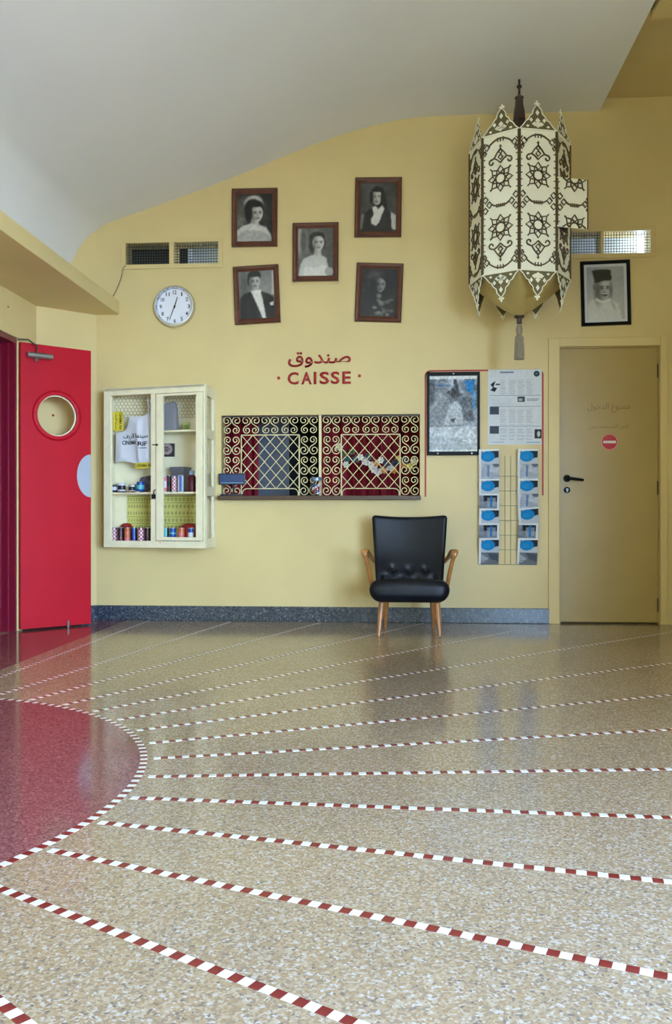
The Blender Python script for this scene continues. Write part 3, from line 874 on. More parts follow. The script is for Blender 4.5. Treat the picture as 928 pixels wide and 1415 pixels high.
def lace(sgn, hgt, name):
    """pierced pointed ornament, base at z=0, tip at sgn*hgt; returns (plate, lace border)"""
    hw = SW / 2
    pl = MB(); pl.prism_y([(-hw, 0), (hw, 0), (hw * 0.62, sgn * hgt * 0.30), (hw * 0.42, sgn * hgt * 0.45), (hw * 0.2, sgn * hgt * 0.70), (0, sgn * hgt * 0.86), (-hw * 0.2, sgn * hgt * 0.70), (-hw * 0.42, sgn * hgt * 0.45), (-hw * 0.62, sgn * hgt * 0.30)], -0.002, 0.002)
    b = MB()
    edge = [(-hw, 0), (-hw * 0.8, sgn * hgt * 0.13), (-hw * 0.62, sgn * hgt * 0.30), (-hw * 0.5, sgn * hgt * 0.34), (-hw * 0.42, sgn * hgt * 0.46), (-hw * 0.26, sgn * hgt * 0.56), (-hw * 0.22, sgn * hgt * 0.70), (0, sgn * hgt * 0.88)]
    full = edge + [(-x, z) for x, z in reversed(edge[:-1])]
    b.tube([(x, -0.003, z) for x, z in full], 0.0042, 4, up=(0, 1, 0))
    b.tube([(-hw, -0.003, 0), (hw, -0.003, 0)], 0.006, 4, up=(0, 1, 0))
    for (cx, cz, rx, rz) in ((0, 0.18, 0.030, 0.022), (-0.022, 0.20, 0.02, 0.016), (0.022, 0.20, 0.02, 0.016), (0, 0.32, 0.018, 0.02), (-0.045, 0.34, 0.012, 0.016), (0.045, 0.34, 0.012, 0.016), (0, 0.60, 0.013, 0.02), (-0.07, 0.12, 0.012, 0.009), (0.07, 0.12, 0.012, 0.009)):
        z = sgn * cz * hgt
        b.prism_y([(cx, z + rz), (cx + rx, z), (cx, z - rz), (cx - rx, z)], -0.0045, -0.0015)
    z = sgn * hgt * 0.93
    for cx, cz in ((0, 0), (-0.012, -0.004 * sgn), (0.012, -0.004 * sgn), (0, 0.012 * sgn)):
        b.prism_y([(cx, z + cz + 0.008), (cx + 0.008, z + cz), (cx, z + cz - 0.008), (cx - 0.008, z + cz)], -0.003, 0.003)
    return pl.mesh(name, M['filigree_plate']), b.mesh('lace_edge', M['lantern_glass'])
fin_p, fin_b = lace(1, 0.195, 'finial')
too_p, too_b = lace(-1, 0.185, 'pendant_point')
for k in range(8):
    a = -PI / 2 + PI / 8 + PI / 4 * k                            # outward direction of facet k
    loc = (AP * math.cos(a), AP * math.sin(a), zl(LM)); rot = (0, 0, a + PI / 2)
    if k == 1:                                                   # facet with the small open door
        HD = 0.162
        for z0, z1 in ((-LH / 2, -HD), (HD, LH / 2)):
            p = link('panel', panel_mesh(z0, z1), lan, loc, rot)
            link('filigree', fil_mesh(clip_paths(z0, z1), 'filigree'), p)
        p = MB(); p.box(SW / 2 - 0.03, SW / 2, 0, 0.004, -HD, HD); ps = p.build('panel', M['lantern_glass'], lan); ps.location = loc; ps.rotation_euler = rot
        e = a - PI / 8                                           # hinge edge
        hx, hy = LR * math.cos(e), LR * math.sin(e)
        dm = MB(); DWW = SW - 0.03; dm.box(0, DWW, 0, 0.004, -HD, HD)
        do = dm.build('lantern_door', M['lantern_glass'], lan, label='small lantern door standing open')
        do.location = (hx, hy, zl(LM)); do.rotation_euler = (0, 0, math.radians(27))
        link('filigree', fil_mesh(clip_paths(-HD, HD, x1=SW / 2 - 0.03), 'filigree'), do, (SW / 2, 0, 0))
        em = MB(); em.tube([(DWW, 0.002, -HD), (DWW, 0.002, HD)], 0.006, 4); em.build('door_edge', M['filigree'], do)
    else:
        p = link('panel', pan_full, lan, loc, rot)
        link('filigree', fil_full, p)
    nx, ny = AP * math.cos(a), AP * math.sin(a)
    f = link('finial', fin_p, lan, (nx, ny, zl(LZ1)), (math.radians(-6), 0, a + PI / 2)); link('lace_edge', fin_b, f)
    f = link('pendant_point', too_p, lan, (nx, ny, zl(LZ0)), (math.radians(4), 0, a + PI / 2)); link('lace_edge', too_b, f)
oct8 = lambda r: [(r * math.cos(-PI / 2 + PI / 4 * k), r * math.sin(-PI / 2 + PI / 4 * k)) for k in range(8)]
def octloft(rows):
    m = MB(); vs = []; fs = []
    for r, z in rows: vs += [(x, y, zl(z)) for x, y in oct8(r)]
    for i in range(len(rows) - 1):
        for j in range(8): fs.append((i * 8 + j, i * 8 + (j + 1) % 8, i * 8 + 8 + (j + 1) % 8, i * 8 + 8 + j))
    m.add(vs, fs); return m
octloft([(LR - 0.006, LZ0 + 0.02), (LR - 0.006, LZ0), (0.20, 2.27), (0.10, 2.20), (0.022, 2.158)]).build('base_cone', M['brass'], lan, smooth=30)
octloft([(LR - 0.006, LZ1 - 0.02), (LR - 0.006, LZ1), (0.17, 3.375), (0.075, 3.45), (0.04, 3.50)]).build('top_dome', M['brown_metal'], lan, smooth=30)
m = MB(); m.lathe([(0.0, zl(3.49)), (0.042, zl(3.495)), (0.038, zl(3.54)), (0.028, zl(3.60)), (0.026, zl(3.635)), (0.032, zl(3.645)), (0.022, zl(3.655)), (0.009, zl(3.66)), (0.008, zl(3.71)), (0.018, zl(3.715)), (0.018, zl(3.725)), (0.008, zl(3.73)), (0.008, zl(3.768)), (0.0, zl(3.768))], 20)
m.build('hanging_stem', M['brown_metal'], lan, smooth=40)
m = MB(); m.lathe([(0.0, zl(2.165)), (0.034, zl(2.158)), (0.034, zl(2.148)), (0.018, zl(2.14)), (0.016, zl(2.112)), (0.022, zl(2.108)), (0.0, zl(2.104))], 20)
m.build('base_knob', M['brown_metal'], lan, smooth=40)
ts = MB()
ts.lathe([(0.0, zl(2.104)), (0.014, zl(2.10)), (0.022, zl(2.07)), (0.022, zl(2.045)), (0.016, zl(2.03)), (0.024, zl(2.022)), (0.028, zl(2.0)), (0.031, zl(1.865)), (0.0, zl(1.87))], 20)
for k in range(22):
    a = 2 * PI * k / 22
    ts.tube([(0.025 * math.cos(a), 0.025 * math.sin(a), zl(2.015)), (0.030 * math.cos(a), 0.030 * math.sin(a), zl(1.94)), (0.032 * math.cos(a), 0.032 * math.sin(a), zl(1.862))], 0.0036, 5)
ts.build('tassel', M['tassel'], lan, smooth=50)

# ================================================================== ticket window
GY = BW + 0.035
gr = empty('ticket_grille', ((HX0 + HX1) / 2, GY, HZ0), label='cream wrought-iron scroll grille of the ticket window', cat='grille')
PW = (HX1 - HX0 - 0.024) / 2; PER = PW / 5; GH = HZ1 - HZ0
def scroll_mesh():
    p = PER
    c1 = (0.205 * p, -0.25 * p); r1 = 0.205 * p
    c2 = (0.262 * p, 0.245 * p); r2 = 0.235 * p
    sp1 = list(reversed(spiral2(c1[0], c1[1], r1, math.radians(50), 1.35, -1, 30, 0.22)))
    sp2 = spiral2(c2[0], c2[1], r2, PI, 1.3, -1, 30, 0.22)
    a, b = Vector(sp1[-1]), Vector(sp2[0])
    ta = Vector((-math.sin(math.radians(50)), math.cos(math.radians(50)))) * 0.2 * p; tb_ = Vector((0, 1)) * 0.2 * p
    bz = []
    for k in range(1, 8):
        t = k / 8
        bz.append(tuple((1 - t) ** 3 * a + 3 * (1 - t) ** 2 * t * (a + ta) + 3 * (1 - t) * t * t * (b - tb_) + t ** 3 * b))
    pth = sp1 + bz + sp2
    m = MB(); m.tube([(x, 0, z) for x, z in pth], 0.0036, 5, up=(0, 1, 0))
    return m.mesh('scroll', M['cream_metal'], smooth=60)
scr = scroll_mesh()
for pi, x0 in enumerate((HX0, HX1 - PW)):
    cells = [(k, GH - PER * 0.5) for k in range(5)]
    side_h = GH - PER
    for k in range(3): cells += [(0, side_h * (k + 0.5) / 3), (4, side_h * (k + 0.5) / 3)]
    for cx, cz in cells:
        X = x0 + PER * (cx + 0.5) - gr.location.x
        for s in (1, -1):
            top = cz > side_h
            flip = 1 if top else -1
            link('scroll', scr, gr, (X, 0, cz), (0, 0, 0), (s, 1, flip * (0.97 if top else side_h / 3 / PER)))
    xa, xb = x0 + PER, x0 + 4 * PER; zt, zb = GH - PER, PER * 0.37
    def bar(pts, name='frame_bar', r=0.005, nn=6):
        m = MB(); m.tube([(x - gr.location.x, 0, z) for x, z in pts], r, nn, up=(0, 1, 0)); return m.build(name, M['cream_metal'], gr, smooth=60)
    bar([(xa, 0), (xa, zt), ], 'frame_bar'); bar([(xb, 0), (xb, zt)], 'frame_bar'); bar([(xa, zt), (xb, zt)], 'frame_bar')
    rr = 0.035
    arch = [(xa + 0.008, 0), *[(xa + 0.008 + rr - rr * math.cos(t), zb - rr + rr * math.sin(t)) for t in np.linspace(0, PI / 2, 7)], *[(xb - 0.008 - rr + rr * math.sin(t), zb - rr + rr * math.cos(t)) for t in np.linspace(0, PI / 2, 7)], (xb - 0.008, 0)]
    bar(arch, 'arch_bar', 0.004)
    # diamond lattice
    nxd, nzd = 5, 4; W_, H_ = xb - xa, zt - zb
    for sg in (1, -1):
        for k in range(-nzd, nxd + nzd + 1):
            xs = k * W_ / nxd
            pts = []
            # line x = xs + sg * (z/H_)*nzd*(W_/nxd)
            for f in np.linspace(0, 1, 401):
                x = xs + sg * f * nzd * W_ / nxd
                if -1e-6 <= x <= W_ + 1e-6: pts.append((xa + x, zb + f * H_))
            if len(pts) > 3: bar([pts[0], pts[-1]], 'lattice_bar', 0.0032, 5)
bar_mid = MB(); bar_mid.box(-0.010, 0.010, -0.008, 0.012, 0, GH); bar_mid.build('divider_bar', M['cream_metal'], gr)
m = MB(); m.box(HX0 - gr.location.x, HX1 - gr.location.x, -0.006, 0.006, GH - 0.012, GH); m.build('top_bar', M['brown_metal'], gr)

SY = BW - 0.075
SXa, SXb = onY(300, 690, SY).x, onY(581, 690, SY).x
SZ = HZ0
m = MB(); m.bevbox(SXa, SXb, SY, BW + 0.16, SZ - 0.032, SZ, 0.004)
m.build('window_sill', M['wood_sill'], label='dark brown wooden sill of the ticket window', cat='sill')
# blue card display on the sill
b0 = onY(320, 680, SY + 0.03)
bs = empty('counter_sign', (b0.x, SY + 0.045, SZ), (0, 0, 0), 'small blue rectangular sign on a stand at the left of the sill', 'sign')
mb_blue = mat('dark_blue_plastic', rgb(26, 60, 110), 0.3, vary=0.1, scale=30); mb_navy = mat('navy_plastic', rgb(26, 34, 58), 0.35)
MB().bevbox(-0.085, 0.085, -0.035, 0.03, 0, 0.012, 0.003).build('base', mb_navy, bs)
m = MB(); m.tube([(0.012, 0, 0.01), (0.012, 0, 0.09)], 0.007, 10); m.build('stem', mb_navy, bs)
MB().bevbox(-0.1, 0.1, -0.012, 0.010, 0.084, 0.168, 0.004).build('display_box', mb_navy, bs)
MB().box(-0.090, 0.090, -0.0145, -0.011, 0.094, 0.158).build('blue_face', mb_blue, bs)
MB().box(-0.088, 0.088, -0.0155, -0.014, 0.094, 0.099).build('pale_edge', mat('pale_blue_edge', rgb(120, 170, 205), 0.4), bs)
# glass jar
j0 = onY(437, 682, SY + 0.05)
jr = empty('glass_jar', (j0.x, SY + 0.05, SZ), (0, 0, 0), 'small glass jar of sweets on the middle of the sill', 'jar')
m = MB(); m.lathe([(0.0, 0.001), (0.044, 0.001), (0.048, 0.01), (0.048, 0.085), (0.040, 0.10), (0.038, 0.112), (0.035, 0.112), (0.037, 0.098), (0.045, 0.083), (0.045, 0.012), (0.0, 0.006)], 24)
m.build('jar_body', M['glass'], jr, smooth=40)
m = MB(); m.lathe([(0.0, 0.140), (0.036, 0.138), (0.042, 0.132), (0.042, 0.112), (0.0, 0.112)], 24); m.build('lid', mat('blue_grey_lid', rgb(120, 140, 170), 0.3, metal=0.5), jr, smooth=40)
sw = [mat('sweet_wrap_white', rgb(225, 225, 230), 0.4), mat('sweet_wrap_red', rgb(170, 40, 50), 0.4), mat('sweet_wrap_blue', rgb(50, 80, 150), 0.4)]
for k in range(22):
    a = k * 2.4; r = 0.030 * math.sqrt(((k * 7) % 11 + 1) / 12); z = 0.017 + 0.0032 * k
    m = MB(); m.lathe([(0, -0.010), (0.008, -0.006), (0.010, 0.0), (0.008, 0.006), (0, 0.010)], 8, (r * math.cos(a), r * math.sin(a), z)); m.build('sweet', sw[k % 3], jr, smooth=60)

# booth behind the grille
def curtain(name, x0, x1, y, z0, z1, waves, amp, label, material):
    n = waves * 10
    vs = []
    for th in (0, 0.006):
        for k in range(n + 1):
            f = k / n
            yy = y + amp * math.sin(2 * PI * waves * f) + amp * 0.4 * math.sin(2 * PI * waves * 2.3 * f + 1) + th
            vs += [(x0 + (x1 - x0) * f, yy, z0), (x0 + (x1 - x0) * f + 0.01 * math.sin(9 * f), yy, z1)]
    fs = []; o = 2 * (n + 1)
    for k in range(n):
        fs += [(2 * k, 2 * k + 2, 2 * k + 3, 2 * k + 1), (o + 2 * k, o + 2 * k + 1, o + 2 * k + 3, o + 2 * k + 2), (2 * k, o + 2 * k, o + 2 * k + 2, 2 * k + 2), (2 * k + 1, 2 * k + 3, o + 2 * k + 3, o + 2 * k + 1)]
    for e in (0, n): fs.append((2 * e, 2 * e + 1, o + 2 * e + 1, o + 2 * e))
    m = MB(); m.add(vs, fs); return m.build(name, material, smooth=60, label=label, cat='curtain')
YB = BW + 0.55
curtain('curtain', onY(285, 600, YB).x, onY(357, 600, YB).x, YB, 0.3, 2.1, 5, 0.03, 'narrow red curtain behind the left half of the ticket grille', M['curtain'])
curtain('curtain', onY(441, 600, YB).x, onY(610, 600, YB).x, YB, 0.3, 2.1, 9, 0.03, 'wide red curtain behind the right half of the ticket grille', M['curtain'])
m = MB(); a, b = onY(352, 600, YB + 0.3), onY(399, 600, YB + 0.3)
m.bevbox(a.x, b.x, YB + 0.3, YB + 0.34, 0.0, 2.05, 0.004); m.build('grey_panel', M['grey_panel'], label='tall grey panel behind the left half of the ticket grille', cat='panel')
# red upholstered seats below the right curtain
st = empty('booth_bench', (onY(518, 700, BW + 0.38).x, BW + 0.36, 0), label='red upholstered bench back low behind the right ticket grille', cat='bench')
for k in range(2):
    mm = rbox(0.40, 0.12, 0.74, 0.045, 6); bo = mm.build('back_cushion', M['curtain'], st, smooth=80); bo.location = (-0.205 + 0.41 * k, 0, 0.375)
# garland of printed blossoms
ga = empty('flower_garland', (onY(515, 640, BW + 0.14).x, BW + 0.14, onY(515, 640, BW + 0.14).z), label='garland of pale and orange paper flowers behind the right grille', cat='garland')
gcols = [rgb(226, 214, 180), rgb(214, 140, 70), rgb(64, 92, 96), rgb(224, 196, 92), rgb(208, 196, 196), rgb(90, 110, 66), rgb(60, 66, 84), rgb(232, 224, 210)]
gm = [mat('paper_%d' % i, c, 0.7) for i, c in enumerate(gcols)]
gpx = [(468, 618), (474, 626), (480, 634), (478, 642), (486, 624), (492, 634), (498, 632), (504, 638), (508, 632), (512, 642), (516, 648), (520, 640), (526, 636), (522, 652), (530, 650), (534, 640), (538, 646), (544, 650), (546, 640), (550, 634), (556, 642), (560, 636), (566, 644), (572, 638)]
strg = MB(); strg.tube([onY(u, v, BW + 0.142) for u, v in gpx[::3]], 0.002, 5); strg.build('string', M['wire'], ga, world=True)
def flower_mesh(material, r, pet):
    m = MB()
    for k in range(pet):
        a = 2 * PI * k / pet; c, s_ = math.cos(a), math.sin(a)
        p = [(0, 0, 0), (r * .55, -0.006, r * .38), (r, -0.002, 0), (r * .55, -0.006, -r * .38)]
        m.add([(x * c - z * s_, y - 0.001 * (k % 2), x * s_ + z * c) for x, y, z in p], [(0, 1, 2, 3)])
    m.disc_y(0, 0, [(r * .28, 0.0), (r * .2, -0.012)], 8)
    return m.mesh('blossom', material)
fmesh = [flower_mesh(g, 0.030 if i % 2 else 0.036, 5 + i % 2) for i, g in enumerate(gm)]
for i, (u, v) in enumerate(gpx):
    p = onY(u, v, BW + 0.135 + 0.004 * (i % 3))
    link('blossom', fmesh[(i * 5 + i // 4) % 8], ga, Vector(p) - wloc(ga), (0, i * 0.7, 0))

# ================================================================== ventilation grilles
def vent(label, spans, zs, u_label):
    x0, x1 = spans[0][0], spans[1][1]
    e = empty('air_vent', ((x0 + x1) / 2, BW, zs[0]), label=label, cat='vent')
    b = 0.034
    fr = MB()
    fr.bevbox(x0 - b, x1 + b, BW - 0.012, BW + 0.002, zs[1], zs[1] + b, 0.003); fr.bevbox(x0 - b, x1 + b, BW - 0.012, BW + 0.002, zs[0] - b, zs[0], 0.003)
    fr.bevbox(x0 - b, x0, BW - 0.012, BW + 0.002, zs[0], zs[1], 0.003); fr.bevbox(x1, x1 + b, BW - 0.012, BW + 0.002, zs[0], zs[1], 0.003)
    fr.bevbox(spans[0][1], spans[1][0], BW - 0.012, BW + 0.002, zs[0], zs[1], 0.003)
    fr.build('vent_frame', M['wall'], e, world=True)
    for (a, c) in spans:
        w = MB(); nx = 17; nz = 8
        for k in range(1, nx): w.tube([(a + (c - a) * k / nx, BW + 0.02, zs[0]), (a + (c - a) * k / nx, BW + 0.02, zs[1])], 0.0026, 4)
        for k in range(1, nz): z = zs[0] + (zs[1] - zs[0]) * k / nz; w.tube([(a, BW + 0.024, z), (c, BW + 0.024, z)], 0.0026, 4)
        w.build('wire_mesh', mat('dark_mesh_wire', rgb(70, 70, 66), 0.5), e, world=True, kind='stuff')
vent('double air vent with wire mesh above the round clock', VL, VLZ, 0)
vent('double air vent with wire mesh above the black-framed portrait', VR, VRZ, 0)
m = MB()
cb = [onY(u, v, BW - 0.012) for u, v in ((174, 367), (170, 371), (168, 381), (164, 393), (159, 404), (154, 412))]
m.tube(catmull([tuple(p) for p in cb], 4), 0.0035, 6); m.build('cable', mat('grey_cable', rgb(120, 110, 90), 0.5), smooth=60, label='thin grey cable hanging from the vent down to the ledge', cat='cable')

# ================================================================== wall clock
cc = onY(242, 424.3, BW)
ck = empty('wall_clock', (cc.x, BW, cc.z), label='round chrome wall clock with white dial', cat='clock')
R0 = 0.158
m = MB(); m.disc_y(0, 0, [(R0 - 0.006, 0.0), (R0, -0.01), (R0, -0.03), (R0 - 0.008, -0.045), (R0 - 0.020, -0.046), (R0 - 0.026, -0.030), (R0 - 0.026, -0.012)], 64)
m.f = m.f[:-2] + [m.f[-1]]; m.m = [0] * len(m.f); m.build('rim', M['chrome'], ck, smooth=50)
m = MB(); m.disc_y(0, 0, [(R0 - 0.024, -0.010), (R0 - 0.024, -0.016)], 64); m.build('dial', mat('clock_dial_white', rgb(238, 238, 244), 0.5), ck)
for h in range(1, 13):
    a = PI / 2 - 2 * PI * h / 12; r = 0.108
    w = 0.018 if h < 10 and h != 1 else (0.009 if h == 1 else 0.028)
    o = link('numeral', text_mesh('numeral', str(h), w, 0.029, M['ink'], 0.012), ck, (r * math.cos(a), -0.0162, r * math.sin(a)))
def hand(name, ang, ln, tail, w, y):
    m = MB(); m.prism_y([(-w, -tail), (w, -tail), (w * 0.6, ln), (-w * 0.6, ln)], y - 0.0015, y)
    o = m.build(name, M['ink'], ck); o.rotation_euler = (0, ang, 0)
hand('hour_hand', math.radians(17), 0.075, 0.018, 0.0042, -0.020)
hand('minute_hand', math.radians(200), 0.112, 0.02, 0.0032, -0.024)
m = MB(); m.disc_y(0, 0, [(0.007, -0.016), (0.006, -0.028)], 16); m.build('pivot', M['ink'], ck)

# ================================================================== framed photographs
def frame_thing(name, u, v, w, h, tilt, material, fw, label, pic, inner=None, mat_w=0.0, lean=0.0):
    c = onY(u, v, BW)
    e = empty(name, (c.x, BW, c.z), (0, math.radians(tilt), 0), label, 'picture')
    m = MB(); d0, d1_ = -0.028, 0.0
    W2, H2 = w / 2, h / 2
    prof2 = [(0, 0.0), (0, d0 + 0.006), (fw * 0.2, d0), (fw * 0.55, d0 + 0.002), (fw, d0 + 0.012), (fw, 0.0)]
    # mitred moulding
    for sx in range(4):
        vs = []
        for inset, y in prof2:
            a, b = W2 - inset, H2 - inset
            q = [(-a, b), (a, b), (a, -b), (-a, -b)]
            p0, p1 = q[sx], q[(sx + 1) % 4]
            vs += [(p0[0], y, p0[1]), (p1[0], y, p1[1])]
        k = len(prof2); fs = [(2 * i, 2 * i + 1, 2 * i + 3, 2 * i + 2) for i in range(k - 1)] + [tuple(range(0, 2 * k, 2)), tuple(range(2 * k - 1, 0, -2)), (0, 1, 2 * k - 1, 2 * k - 2)]
        mm = MB(); mm.add(vs, fs); mm.build('frame_rail', material, e)
    if mat_w:
        MB().box(-W2 + fw - 0.002, W2 - fw + 0.002, -0.010, -0.004, -H2 + fw - 0.002, H2 - fw + 0.002).build('mount', mat('pale_mount', rgb(214, 216, 222), 0.6), e)
    iw, ih = w - 2 * fw + 0.004 - 2 * mat_w, h - 2 * fw + 0.004 - 2 * mat_w
    o = link('photograph', pic.mesh('photograph', iw, ih, M['print_gloss']), e, (0, -0.0105 if mat_w else -0.008, 0))
    MB().box(-W2 + fw, W2 - fw, -0.0148, -0.0140, -H2 + fw, H2 - fw).build('glazing', M['thin_glass'], e)
    return e
NX, NY = 56, 74
def face(p, cx, cy, r, tone=205, look=0.0, dark=60, light=1):
    """small grey portrait head: cx,cy centre, r half width; look shifts the features"""
    ry = r * 1.30 / p.asp
    p.ell(cx, cy + ry * 0.08, r, ry * 0.90, tone - 12, 0.08)
    p.ell(cx + o_(look, r) * 0.3, cy - ry * 0.35, r * 0.74, ry * 0.66, tone - 12, 0.10)
    p.ell(cx - r * 0.62 * light, cy - ry * 0.10, r * 0.42, ry * 0.95, tone - 110, 0.8, al=0.75)
    p.ell(cx + r * 0.18 * light, cy + ry * 0.45, r * 0.5, ry * 0.22, tone + 14, 0.7, al=0.6)
    o = look * r
    for s in (-1, 1):
        ex = cx + o + s * r * 0.38
        p.ell(ex, cy + ry * 0.10, r * 0.24, ry * 0.11, tone - 70, 0.6, al=0.8)
        p.ell(ex, cy + ry * 0.10, r * 0.14, ry * 0.06, dark, 0.4, al=0.95)
        p.ell(ex, cy + ry * 0.27, r * 0.27, ry * 0.045, dark + 15, 0.5, al=0.85)
        p.ell(cx + o + s * r * 0.45, cy - ry * 0.22, r * 0.2, ry * 0.14, tone + 8, 0.8, al=0.5)
    p.ell(cx + o * 1.2, cy - ry * 0.08, r * 0.09, ry * 0.22, tone + 16, 0.5, al=0.6)
    p.ell(cx + o * 1.2 - r * 0.10 * light, cy - ry * 0.10, r * 0.07, ry * 0.2, tone - 60, 0.6, al=0.6)
    p.ell(cx + o * 1.15, cy - ry * 0.32, r * 0.17, ry * 0.05, dark + 40, 0.5, al=0.7)
    p.ell(cx + o, cy - ry * 0.55, r * 0.30, ry * 0.075, dark + 8, 0.4, al=0.9)
    p.ell(cx + o * 0.9, cy - ry * 0.72, r * 0.22, ry * 0.05, tone - 62, 0.6, al=0.6)
    return p
def o_(look, r): return look * r
SEP = (1.0, 0.985, 0.94)
# 1: dark hair with a pale veil, bare shoulders
p = Pic(NX, NY, (44,) * 3).noise(5, 14)
p.ell(0.12, 0.72, 0.22, 0.22, 96, 0.7).ell(0.10, 0.42, 0.16, 0.16, 120, 0.6)
p.ell(0.47, 0.80, 0.26, 0.17, 196, 0.18).ell(0.45, 0.70, 0.24, 0.19, 26, 0.12).ell(0.36, 0.56, 0.13, 0.16, 24, 0.2).ell(0.60, 0.73, 0.13, 0.12, 28, 0.2)
p.poly([(0.42, 0.50), (0.60, 0.50), (0.62, 0.30), (0.36, 0.30)], 186, 2)
face(p, 0.56, 0.585, 0.175, 205, 0.16).ell(0.54, 0.775, 0.17, 0.05, 26, 0.3).ell(0.38, 0.62, 0.05, 0.13, 26, 0.3)
p.poly([(0.0, 0.0), (0.0, 0.24), (0.18, 0.34), (0.38, 0.38), (0.62, 0.36), (0.82, 0.30), (0.96, 0.14), (0.98, 0.0)], 208, 3)
p.poly([(0.0, 0.0), (0.0, 0.14), (0.2, 0.22), (0.45, 0.25), (0.7, 0.22), (0.96, 0.12), (0.98, 0.0)], 176, 2).noise(16, 16).tint(SEP)
FW, FH = 0.345, 0.438
frame_thing('framed_photograph', 352, 301.5, FW, FH, 0.3, M['wood_frame'], 0.040, 'brown-framed photograph of a woman with a pale veil, upper left of five', p)
# 2: long dark hair, dark waistcoat, white collar
p = Pic(NX, NY, (70,) * 3).noise(4, 14)
p.ell(0.48, 0.71, 0.20, 0.215, 22, 0.14).ell(0.62, 0.52, 0.12, 0.22, 24, 0.25)
p.poly([(0.44, 0.50), (0.55, 0.50), (0.58, 0.36), (0.42, 0.36)], 170, 2)
face(p, 0.455, 0.70, 0.15, 204, 0.05).ell(0.47, 0.86, 0.15, 0.045, 24, 0.3).ell(0.31, 0.70, 0.05, 0.13, 24, 0.3).ell(0.61, 0.66, 0.05, 0.16, 24, 0.3)
p.poly([(0.02, 0.0), (0.10, 0.34), (0.26, 0.48), (0.42, 0.50), (0.62, 0.50), (0.82, 0.42), (0.97, 0.28), (0.99, 0.0)], 34, 2)
p.poly([(0.33, 0.50), (0.43, 0.54), (0.50, 0.46), (0.60, 0.55), (0.68, 0.48), (0.60, 0.34), (0.54, 0.20), (0.44, 0.13), (0.32, 0.17), (0.30, 0.26), (0.38, 0.36)], 222, 2)
p.poly([(0.84, 0.42), (0.99, 0.34), (0.99, 0.04), (0.88, 0.06)], 196, 2).poly([(0.0, 0.06), (0.07, 0.06), (0.12, 0.36), (0.04, 0.38)], 130, 2).noise(16, 10).tint(SEP)
frame_thing('framed_photograph', 522.3, 287.3, FW + 0.003, FH + 0.006, 0.9, M['wood_frame'], 0.040, 'brown-framed photograph of a woman in a dark waistcoat, upper right of five', p)
# 3: centre, smiling, pale dress
p = Pic(NX, NY, (108,) * 3).noise(4, 16)
p.ell(0.10, 0.75, 0.16, 0.32, 168, 0.3).ell(0.16, 0.72, 0.08, 0.3, 96, 0.4).ell(0.85, 0.35, 0.2, 0.5, 84, 0.6)
p.ell(0.54, 0.80, 0.215, 0.12, 40, 0.15).ell(0.42, 0.64, 0.10, 0.15, 38, 0.25).ell(0.69, 0.70, 0.08, 0.12, 44, 0.25)
p.poly([(0.46, 0.56), (0.64, 0.56), (0.66, 0.38), (0.44, 0.38)], 190, 2)
face(p, 0.575, 0.685, 0.165, 208, 0.08).ell(0.56, 0.868, 0.15, 0.035, 42, 0.3)
p.poly([(0.02, 0.0), (0.06, 0.22), (0.16, 0.37), (0.40, 0.44), (0.66, 0.44), (0.80, 0.38), (0.86, 0.18), (0.84, 0.0)], 204, 3)
p.poly([(0.16, 0.02), (0.2, 0.2), (0.36, 0.20), (0.48, 0.17), (0.62, 0.22), (0.80, 0.22), (0.80, 0.02)], 226, 2).ell(0.88, 0.1, 0.12, 0.09, 168, 0.2).noise(18, 10).tint(SEP)
frame_thing('framed_photograph', 436, 349, FW, FH, 0.2, M['wood_frame'], 0.040, 'brown-framed photograph of a smiling woman with bare shoulders, middle of five', p)
# 4: man in evening dress
p = Pic(NX, NY, (146,) * 3).noise(4, 12)
p.ell(0.14, 0.55, 0.14, 0.5, 104, 0.5).poly([(0.92, 0.5), (1, 0.5), (1, 1), (0.95, 1)], 200, 2)
p.ell(0.45, 0.90, 0.185, 0.115, 48, 0.12).ell(0.29, 0.80, 0.05, 0.09, 60, 0.2)
p.poly([(0.36, 0.68), (0.56, 0.68), (0.60, 0.52), (0.34, 0.52)], 168, 2)
face(p, 0.455, 0.765, 0.155, 192, 0.06).ell(0.44, 0.915, 0.15, 0.04, 50, 0.3)
p.poly([(0.0, 0.0), (0.02, 0.44), (0.14, 0.53), (0.34, 0.58), (0.60, 0.58), (0.82, 0.52), (0.97, 0.44), (1.0, 0.0)], 50, 2)
p.poly([(0.33, 0.58), (0.46, 0.60), (0.60, 0.60), (0.66, 0.40), (0.74, 0.0), (0.64, 0.0), (0.48, 0.32)], 226, 2)
p.poly([(0.40, 0.60), (0.52, 0.57), (0.64, 0.60), (0.60, 0.54), (0.46, 0.53)], 240, 1).poly([(0.85, 0.32), (0.97, 0.35), (0.95, 0.27), (0.88, 0.26)], 226, 1).noise(16, 9).tint(SEP)
frame_thing('framed_photograph', 355, 407.8, FW, FH, -2.4, M['wood_frame'], 0.040, 'brown-framed photograph of a man in evening dress, lower left of five', p)
